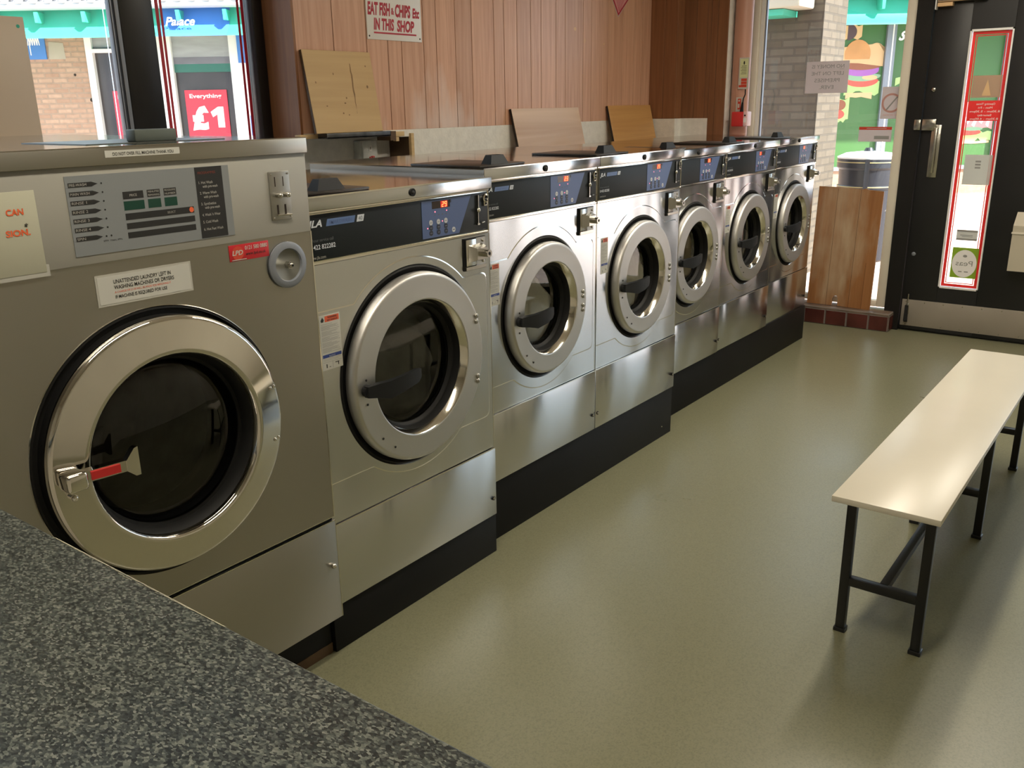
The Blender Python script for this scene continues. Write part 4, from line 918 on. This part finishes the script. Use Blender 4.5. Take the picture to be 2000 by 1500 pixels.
sh = MB().m('shelf_steel'); sh.box(2.802, 3.190, 1.262, 1.349, 1.312, 1.316); sh.box(2.802, 3.190, 1.262, 1.265, 1.310, 1.333, bev=.0008); sh.m('dark_timber'); sh.box(3.185, 3.222, 1.262, 1.349, 1.29, 1.331)
sh.build('wall_shelf', props=T('narrow dark metal ledge under the tallest leaning board', 'shelf'))
b = MB().m('pale_timber'); b.box(3.26, 3.345, 1.325, 1.349, 1.304, 1.326, bev=.001); b.box(3.292, 3.312, 1.330, 1.349, 1.282, 1.304); b.build('timber_offcut', props=T('small pale timber block fixed below the panelling beside the metal ledge', 'timber'))
sw = thing('isolator_switch', 'grey metal isolator switch box on the wall under the tallest board', 'switch', (3.164, 1.49, 1.163))
b = MB().m('galvanised'); b.box(0, .095, -.052, 0, 0, .125, bev=.006, seg=3); b.build('back_box', sw)
b = MB().m('galvanised'); b.box(.004, .100, -.060, -.050, .002, .126, bev=.004, seg=3); b.m('hole_dark'); b.ball((.014, -.061, .026), .004, n=8); b.ball((.090, -.061, .026), .004, n=8); b.build('face_plate', sw)
b = MB().m('frame_white'); b.box(.042, .062, -.062, -.058, .076, .102); b.m('hole_dark'); b.box(.049, .055, -.064, -.06, .083, .096, bev=.001); b.build('rocker', sw)
b = MB().m('red_plastic'); b.box(.042, .060, -.070, -.058, .028, .050, bev=.003); b.m('patty'); b.box(.050, .068, -.074, -.060, .020, .054, bev=.004); b.build('red_toggle', sw)
# pennant and painted sign on the panelling
b = MB().m('sign_red'); b.flat([(5.27, 2.08), (5.365, 1.962), (5.52, 2.09)], YL - .0025); b.m('ham'); b.flat([(5.295, 2.07), (5.366, 1.978), (5.49, 2.08)], YL - .0032); b.m('sign_red')
for k in range(6): b.flat([(5.33 + k * .02, 2.07), (5.334 + k * .02, 2.07), (5.368 + k * .004, 1.99), (5.366 + k * .004, 1.99)], YL - .0036)
b.m('paper'); b.hexa([(5.262, YL - .002, 2.088), (5.365, YL - .002, 1.955), (5.53, YL - .002, 2.098)], [(5.262, YL - .0002, 2.088), (5.365, YL - .0002, 1.955), (5.53, YL - .0002, 2.098)])
b.build('pennant', props=T('point of a dark red and white pennant on the panelling', 'pennant'))
sg = thing('wall_sign', 'white painted sign with red EAT FISH & CHIPS lettering on the panelling', 'sign', (3.160, YL, 1.730))
b = MB().m('sign_white'); b.box(0, .360, -.004, -.0005, 0, .36, bev=.001); b.m('sign_red'); b.text('EAT FISH', .008, .106, .050, -.0046, w=.145, bold=.045, shear=.15); b.text('&', .158, .112, .028, -.0046, w=.020, bold=.03); b.text('CHIPS', .184, .105, .050, -.0046, w=.104, bold=.045, shear=.15); b.text('Etc', .300, .106, .040, -.0046, w=.048, bold=.045, shear=.15)
b.text('IN THIS', .042, .044, .046, -.0046, w=.132, bold=.045, shear=.15); b.text('SHOP', .192, .042, .046, -.0046, w=.118, bold=.045, shear=.15); b.box(.042, .322, -.0048, -.004, .026, .033); b.build('sign_board', sg)
for xx, zz in ((.012, .014), (.346, .014)):
    b = MB().m('rubber'); b.ball((xx, -.0045, zz), .004, n=10, sy=.5); b.build('screw', sg)
# corner pipe with the fire notices
b = MB().m('pipe_paint'); b.cyl((5.990, .775, 0.0), (5.990, .775, 2.65), .058, n=40); b.build('soil_pipe', props=T('pinkish brown painted vertical pipe in the far left corner', 'pipe'))
n1 = MB().m('paper'); n1.box(-.764, -.696, -.002, 0, 0, .192); n1.m('notice_green'); n1.rect(-.757, -.703, .070, .185, -.0025); n1.m('print_black'); n1.disc(-.730, .160, .005, .012, -.003, 8)
for k in range(6): n1.rect(-.750 + (k % 2) * .004, -.712, .092 + k * .0095, .0945 + k * .0095, -.003)
n1.m('print_red'); n1.rect(-.745, -.706, .010, .064, -.0025); n1.rect(-.760, -.745, .010, .024, -.0025); n1.m('paper'); n1.rect(-.745, -.706, .046, .048, -.003); n1.rect(-.745, -.706, .027, .029, -.003)
n1.build('fire_notice', loc=(5.925, 0, 1.514), rz=-PI / 2, props=T('tall green, white and red fire notice on the corner pipe', 'notice'))
n2 = MB().m('paper'); n2.box(-.772, -.728, -.002, 0, 0, .096); n2.m('print_red'); n2.rect(-.760, -.738, .02, .088, -.0025); n2.m('paper'); n2.disc(-.750, .075, .006, .006, -.003, 10); n2.rect(-.757, -.746, .03, .055, -.003)
n2.build('fire_notice', loc=(5.925, 0, 1.366), rz=-PI / 2, props=T('small red and white notice just above the red call point', 'notice'))
cpt = thing('fire_call_point', 'red fire alarm call point on the corner pipe', 'fire alarm', (5.915, .717, 1.280))
b = MB().m('red_plastic'); b.box(-.055, .02, -.030, .055, 0, .092, bev=.006, seg=3); b.build('housing', cpt)
b = MB().m('pale_pink'); b.box(-.057, .015, -.054, -.026, .002, .094, bev=.006, seg=3); b.m('frame_white'); b.box(-.0585, -.056, -.050, -.030, .026, .054); b.m('hole_dark'); b.box(-.0587, -.057, -.045, -.034, .064, .074); b.build('cover', cpt)
b = MB().m('rubber'); b.tube([(5.905, .722, 1.37), (5.905, .720, 1.40), (5.905, .714, 1.455), (5.915, .708, 1.48), (5.93, .715, 1.51)], .004); b.cyl((5.905, .722, 1.372), (5.905, .718, 1.430), .012, .006); b.build('alarm_cable', props=T('thin dark cable rising from the red call point', 'cable'))

# ------------------------------------------------------------------ things at the shop window
fb = MB().m('board_worn')
z1 = .775
fb.prism([(0, 0), (.165, 0), (.165, .045), (.175, .066), (.190, .070), (.200, .060), (.203, 0), (.412, -.004), (.412, z1 - .018), (.32, z1 - .012), (.30, z1 - .004), (.285, z1 - .010), (.15, z1 - .002), (0, z1)], 0, .014)
fb.m('hole_dark')
for xx in (.125, .272): fb.rect(xx, xx + .0016, 0.0, z1 - .012, -.0005)
fb.rect(.355, .3562, 0.0, .30, -.0005)
o = fb.build('wood_panel_board', loc=(6.085, .250, .122), props=T('worn brown grooved wood panel with a notch, leaning on the shop window', 'board'))
o.rotation_euler = (math.radians(-4.2), 0, -PI / 2)
def window_paper(name, yl, yr, z0, z1, fn, label, mt='paper', cat='notice', x=XW):
    o = MB().m(mt); o.box(-yl, -yr, -.0020, -.0006, z0, z1); fn(o); return o.build(name, loc=(x - .003, 0, 0), rz=-PI / 2, props=T(label, cat))
def f1(o):
    o.m('paper_grey_print')
    for k, (s_, ww) in enumerate((('NO MONEY IS', .205), ('LEFT ON THE', .205), ('PREMISES', .160), ('EVER.', .09))):
        o.text(s_, -.268, 1.630 - k * .042, .0225, -.0024, w=ww, align='c', mirror=True)
    o.rect(-.195, -.165, 1.622, 1.6235, -.0024)
window_paper('paper_notice', .406, .134, 1.478, 1.672, f1, 'white reversed NO MONEY IS LEFT ON THE PREMISES EVER notice taped in the shop window', 'poster_back')
def f2(o):
    o.m('warn_orange_pale'); cx_, cz_ = .143, 1.412
    o.lathe([(.058, -.0024), (.046, -.0024)], cx_, cz_, 32); o.m('paper_grey_print'); o.flat([(cx_ - .030, cz_ - .038), (cx_ - .024, cz_ - .044), (cx_ + .036, cz_ + .034), (cx_ + .030, cz_ + .040)], -.0026)
    o.m('warn_orange_pale'); o.text('NO SMOKING', cx_, 1.335, .012, -.0024, w=.09, align='c', mirror=True)
window_paper('no_smoking_notice', -.083, -.184, 1.318, 1.508, f2, 'pale no smoking notice with ring and bar beside the black door', 'poster_back')
def f3(o):
    o.m('print_red'); o.rect(-.037, .163, 1.252, 1.270, -.0024); o.m('poster_back'); o.rect(.01, .13, 1.259, 1.263, -.0027); o.m('paper_grey_print'); o.rect(.06, .15, 1.195, 1.215, -.0024)
window_paper('paper_notice', .037, -.163, 1.180, 1.270, f3, 'low white card with a dark red top strip in the shop window', 'poster_back')

# ------------------------------------------------------------------ outdoors
b = MB().m('paving'); b.box(6.22, 26, -14, 22, -.10, -.02); b.box(-14, 6.22, 1.75, 22, -.10, -.02); b.build('pavement', props=S)
pl = MB().m('brick_pillar'); pl.box(7.82, 8.40, .88, 1.52, -.02, 3.0); pl.build('brick_pillar', props=T('brown brick pillar just outside the shop window', 'pillar'))
b = MB().m('box_cream'); b.box(7.46, 7.80, .955, 1.50, 2.135, 2.40, bev=.02); b.m('canopy_green'); b.box(7.50, 7.818, 1.10, 1.50, 2.085, 2.13); b.m('dull_metal'); b.box(7.80, 7.82, 1.1, 1.4, 2.15, 2.35); b.build('light_box', props=T('cream box fixed high on the brick pillar', 'light'))
bi = thing('litter_bin', 'round black litter bin with gold bands outside the shop window', 'bin', (8.915, .732, -.02), math.radians(-142.9))
b = MB().m('bin_black'); bmz = Matrix.Rotation(0, 4, 'Z')
def vlathe(o, prof, n=48):
    rings = [[o.bm.verts.new((r * math.cos(2 * PI * i / n), r * math.sin(2 * PI * i / n), z)) for i in range(n)] for r, z in prof]
    for A, Bq in zip(rings[:-1], rings[1:]):
        for i in range(n): o.face([A[i], A[(i + 1) % n], Bq[(i + 1) % n], Bq[i]])
    o.face(rings[0][::-1]); o.face(rings[-1])
vlathe(b, [(.225, 0), (.245, .02), (.245, .66), (.255, .67), (.255, .69), (.245, .70), (.250, .84), (.270, .86), (.270, .94)]); 
b.m('hole_dark'); b.build('bin_body', bi, smooth=40)
b = MB().m('frame_white'); vlathe(b, [(.270, .938), (.272, .952), (.20, .985), (.06, 1.0)]); b.m('bin_black'); b.cyl((0, 0, .99), (0, 0, 1.03), .05, .03); b.build('bin_lid', bi, smooth=40, props={'label': 'domed lid painted white as if sunlit'})  # lid's white colour stands in for sun glare on its top
for z, r in ((.685, .257), (.905, .272)):
    b = MB().m('bin_gold'); vlathe(b, [(r, z), (r + .001, z + .004), (r, z + .008)]); b.build('gold_band', bi, smooth=40)
# seam rib and opening
b = MB().m('bin_black'); a = math.radians(68); b.box(-.02, .02, -.02, .02, .0, .94); 
for v in b.bm.verts: v.co = Matrix.Rotation(math.radians(-22), 4, 'Z') @ Vector((v.co.x + .262, v.co.y, v.co.z))
b.build('hinge_rib', bi)
b = MB().m('hole_dark')
for v0 in (0,):
    n = 8; aa = [math.radians(34 + 34 * i / n) for i in range(n + 1)]
    for i in range(n):
        b.face([b.bm.verts.new((.2495 * math.cos(t_), .2495 * math.sin(t_), z_)) for t_, z_ in ((aa[i], .71), (aa[i + 1], .71), (aa[i + 1], .83), (aa[i], .83))])
b.m('frame_white')
for (t0, t1, z0, z1_) in ((44, 47, .73, .80), (44, 58, .77, .785), (55, 58, .73, .785), (40, 47, .79, .80)):
    b.face([b.bm.verts.new((.2505 * math.cos(math.radians(t_)), .2505 * math.sin(math.radians(t_)), z_)) for t_, z_ in ((t0, z0), (t1, z0), (t1, z1_), (t0, z1_))])
b.build('bin_opening', bi, smooth=0)

DF = 14.5
FA = math.atan2(-0.79771923, 0.60302905)
FO = (CP.x + 0.79771923 * DF, CP.y + 0.60302905 * DF, 0)
def K(s_, z, y): k = (DF + y) / DF; return s_ * k, CP.z + (z - CP.z) * k
shop = thing('shop_parade', 'brick shop parade across the courtyard with green canopy fascia and tiled roof', 'building', FO, FA)
b = MB().m('brick_buff'); b.box(-12, -6.40, 0, .3, -.02, 3.2); b.box(-3.90, 4.80, 0, .3, -.02, 3.2); b.box(-6.40, -3.90, 0, .3, -.02, .55); b.box(4.80, 10.5, 0, .3, -.02, .40); b.box(-6.40, -3.9, 0, .3, 2.8, 3.2); b.box(4.8, 10.5, 0, .3, 2.6, 3.2)
b.m('patch_grey'); b.flat([(-6.98, 2.22), (-6.72, 2.22), (-6.73, 2.45), (-6.95, 2.47)], -.004); b.m('hole_dark'); b.disc(-6.42, 1.62, .028, .028, -.004, 14); b.disc(-6.62, 1.99, .02, .02, -.004, 10)
b.build('brick_wall', shop)
# discount shop window
def win(x0, x1, z0, z1, fr, t, name='shop_window', dark='shop_dark'):
    o = MB().m(fr); o.box(x0, x0 + t, -.03, .1, z0, z1); o.box(x1 - t, x1, -.03, .1, z0, z1); o.box(x0, x1, -.03, .1, z0, z0 + t * .6); o.box(x0, x1, -.03, .1, z1 - t * .6, z1)
    w_ = o.build(name, shop); o = MB().m(dark); o.box(x0 + t, x1 - t, .06, .08, z0 + t * .6, z1 - t * .6); o.build('shop_interior', w_); return w_
a1 = win(-6.40, -5.30, .55, 2.80, 'frame_white', .10)
b = MB().m('frame_white'); b.box(-6.30, -5.40, -.03, .05, 2.30, 2.355); b.m('shop_grey'); b.box(-6.30, -5.40, .03, .058, 2.36, 2.60); b.m('tile_grey'); b.box(-6.30, -5.4, .02, .05, 2.36, 2.385); b.build('transom', a1)
a2 = win(-5.30, -4.02, .55, 2.80, 'frame_white', .20)
b = MB().m('shop_grey'); b.box(-5.10, -4.22, .03, .058, 2.20, 2.62); b.m('tile_grey'); b.box(-5.10, -4.22, .028, .05, 2.12, 2.22); b.m('shop_teal'); b.box(-5.10, -4.22, .028, .05, 2.00, 2.12); b.build('canopy_reflection', a2)  # grey and teal bands painted as the canopy's reflection in the glass
def poster(x0, ztop, w_, h, label):
    t = thing('sale_poster', label, 'poster', (FO[0], FO[1], 0), FA, None)
    o = MB().m('poster_red'); o.box(x0, x0 + w_, .035, .045, ztop - h, ztop); o.m('poster_white'); o.text('Everything', x0 + .07, ztop - .115, .058, .0335, w=w_ * .76, bold=.02)
    o.text('£', x0 + .07, ztop - .56, .30, .0335, w=.27, bold=.07); zb = ztop - .56
    o.flat([(x0 + .47, zb), (x0 + .575, zb), (x0 + .575, zb + .31), (x0 + .49, zb + .31), (x0 + .37, zb + .235), (x0 + .40, zb + .155), (x0 + .47, zb + .195)], .0335); o.build('poster_sheet', t)
    return t
poster(-4.99, 1.74, .65, .75, 'red Everything £1 poster seen whole, between the mullion and the panelling')
poster(-6.10, 1.745, .65, .75, 'red Everything £1 poster mostly hidden behind the black window mullion')
b = MB().m('sign_blue'); b.box(-7.60, -7.0, -.03, -.005, 2.22, 2.62); b.m('poster_white')
for k in range(5): b.flat([(-7.26 + k * .035, 2.42), (-7.245 + k * .035, 2.42), (-7.225 + k * .035, 2.56), (-7.24 + k * .035, 2.56)], -.032); b.flat([(-7.225 + k * .035, 2.42), (-7.24 + k * .035, 2.56), (-7.225 + k * .035, 2.56), (-7.21 + k * .035, 2.42)], -.033)
b.rect(-7.235, -7.22, 2.28, 2.45, -.032)
b.build('wall_sign', loc=FO, rz=FA, props=T('blue sign with white scribble on the brick wall across the courtyard', 'sign'))
b = MB().m('frame_white'); b.box(-4.10, -3.70, -.06, -.02, .5, 2.62); b.m('sign_blue'); b.box(-4.08, -3.86, -.075, -.06, 2.12, 2.6); b.box(-3.98, -3.86, -.075, -.06, 1.05, 1.35); b.build('banner_sign', loc=FO, rz=FA, props=T('white banner with a blue top right of the whole £1 poster', 'sign'))
# green sandwich shop
sw2 = bpy.data.objects.new('food_window', None); COL.objects.link(sw2); sw2.parent = shop
b = MB().m('poster_green'); b.box(4.85, 5.79, .03, .05, .42, 2.62); b.box(5.93, 7.62, .03, .05, .42, 2.62); b.box(7.76, 9.6, .03, .05, .42, 2.62); b.build('green_film', sw2)
b = MB().m('aluminium'); b.box(5.79, 5.93, -.03, .08, .40, 2.62); b.box(7.62, 7.76, -.03, .08, .40, 2.62); b.box(4.80, 9.6, -.03, .08, .36, .42); b.m('frame_white'); b.box(5.87, 5.89, -.034, -.03, .42, 2.6); b.build('window_mullion', sw2)
b = MB()
def blob(m_, pts, y): b.m(m_); b.flat(pts, y)
def arc(cx_, cz_, rx, rz, a0, a1, n=14): return [(cx_ + rx * math.cos(math.radians(a0 + (a1 - a0) * i / n)), cz_ + rz * math.sin(math.radians(a0 + (a1 - a0) * i / n))) for i in range(n + 1)]
def wavy(x0, x1, z0, z1, n, amp, sd=1):
    rd = random.Random(sd); return [(x0 + (x1 - x0) * i / n, z1 + rd.uniform(-amp, amp)) for i in range(n + 1)] + [(x1 - (x1 - x0) * i / n, z0 + rd.uniform(-amp, amp) * 1.5) for i in range(n + 1)]
blob('lettuce', wavy(5.22, 5.76, 1.52, 1.70, 9, .03, 2), .024)
blob('bread_pale', wavy(5.25, 5.66, 1.46, 1.53, 5, .012, 5), .0235)
blob('tomato', arc(5.48, 1.72, .26, .10, 180, 360) + arc(5.48, 1.72, .26, .03, 0, 180), .0225)
blob('cucumber', arc(5.48, 1.79, .29, .085, 180, 360) + arc(5.48, 1.79, .29, .03, 0, 180), .022); blob('bread_pale', arc(5.60, 1.76, .12, .035, 0, 360), .0218)
blob('onion', arc(5.46, 1.86, .27, .08, 180, 360) + [(5.73, 1.90), (5.2, 1.90)], .0215)
blob('patty', arc(5.46, 1.95, .32, .08, 180, 360) + [(5.78, 2.0), (5.15, 2.0)], .021)
blob('bread_pale', [(5.10, 1.98), (5.40, 1.97), (5.785, 1.92), (5.785, 2.2)] + arc(5.66, 2.12, .13, .14, 0, 120) + [(5.10, 2.2)], .020)
blob('bread', arc(5.38, 2.10, .20, .21, -20, 200) , .019)
blob('bread_pale', wavy(5.10, 5.42, 2.33, 2.52, 5, .02, 9), .0195); blob('seed_dark', arc(5.20, 2.42, .14, .12, -90, 90), .0185)
blob('lettuce', wavy(5.10, 5.32, 1.12, 1.46, 6, .03, 4), .020); blob('tomato', arc(5.16, 1.22, .10, .07, 0, 360), .0195); blob('patty', arc(5.18, 1.36, .09, .08, 0, 360), .0195)
b.build('food_picture', sw2, smooth=0)
b = MB()
blob('lettuce', wavy(6.00, 6.60, 1.66, 1.76, 7, .03, 3), .02)
blob('ham', wavy(7.00, 7.60, .97, 1.38, 9, .02, 6), .024)
for k in range(5): blob('ham_light', [(7.05 + k * .11, 1.03 + (k % 2) * .05), (7.18 + k * .09, 1.16 + (k % 3) * .03), (7.20 + k * .09, 1.13 + (k % 3) * .03), (7.10 + k * .11, .99 + (k % 2) * .05)], .0235)
blob('cucumber', arc(7.30, .97, .16, .03, 0, 360), .022); blob('tomato', arc(7.22, .92, .22, .05, 0, 360), .0225); blob('lettuce', wavy(7.00, 7.60, .80, .93, 9, .03, 8), .0232)
blob('bread_pale', wavy(7.0, 7.58, .74, .80, 6, .02, 12), .0228)
b.build('food_picture', sw2, smooth=0)
b = MB().m('poster_white'); b.text('SUBWAY', 5.985, 2.295, .125, .022, w=.80, bold=.045, shear=.45); b.text('eat fresh', 6.075, 2.150, .075, .022, w=.50, bold=.03); b.build('lettering', sw2, smooth=0)
# canopy: curved green fascia, brackets, gutter, roof
cy = [(-.66, 2.96), (-.67, 2.88), (-.69, 2.80), (-.72, 2.73), (-.76, 2.67), (-.81, 2.615), (-.87, 2.57), (-.94, 2.535), (-.95, 2.52)]
b = MB()
def band(o, m_, x0, x1, dy=0.0):
    o.m(m_); rows = []
    for y, z in cy:
        z_ = CP.z + (z - CP.z) * (DF + y) / DF
        rows.append((o.bm.verts.new((x0, y + dy, z_)), o.bm.verts.new((x1, y + dy, z_))))
    for A, Bq in zip(rows[:-1], rows[1:]): o.face([A[0], A[1], Bq[1], Bq[0]])
band(b, 'canopy_green', -12, 10.5)
b.m('canopy_green'); b.box(-12, 10.5, -.60, .05, 2.80, 2.84)
b.build('canopy_fascia', shop, smooth=60)
b = MB(); band(b, 'sign_blue', K(-5.23, 2.8, -.8)[0], K(-4.19, 2.8, -.8)[0], -.006); b.m('poster_white'); xx = K(-5.12, 2.8, -.8)[0]; b.text('Palace', xx, 2.60, .11, -.86, w=.42, bold=.02, shear=.3); b.build('canopy_sign', shop, smooth=60, props={'label': 'blue stretch of the canopy'})
s_ = -12.0
for k in range(28):
    xk = K(-7.03 - 8 * .705 + k * .705, 2.8, -.8)[0]
    o = MB().m('canopy_green'); o.prism([(xk - .02, 2.66), (xk + .02, 2.66), (xk + .025, 2.80), (xk - .025, 2.80)], -.90, -.64); o.m('canopy_green'); o.build('canopy_bracket', shop)
b = MB().m('gutter_grey'); zg = K(0, 2.985, -.9)[1]; b.cyl((-12, -.86, zg - .01), (10.5, -.86, zg - .01), .055, n=16); b.m('frame_white'); b.cyl((-12, -.90, zg + .035), (10.5, -.90, zg + .035), .012, n=8); b.build('gutter', shop)
b = MB().m('tile_grey'); zr = zg + .05
b.hexa([(-12, -.86, zr), (10.5, -.86, zr), (10.5, -.80, zr - .04), (-12, -.80, zr - .04)], [(-12, 3.0, zr + 2.2), (10.5, 3.0, zr + 2.2), (10.5, 3.0, zr + 2.1), (-12, 3.0, zr + 2.1)])
k = 0; xk = -11.9
while xk < 10.4:
    b.m('tile_grey'); b.cyl((xk, -.88, zr + .02), (xk, 3.0, zr + 2.24), .07, n=10); b.m('tile_end'); b.disc(xk, zr + .025, .062, .05, -.93, 12); xk += .203
b.build('tiled_roof', shop, smooth=50)
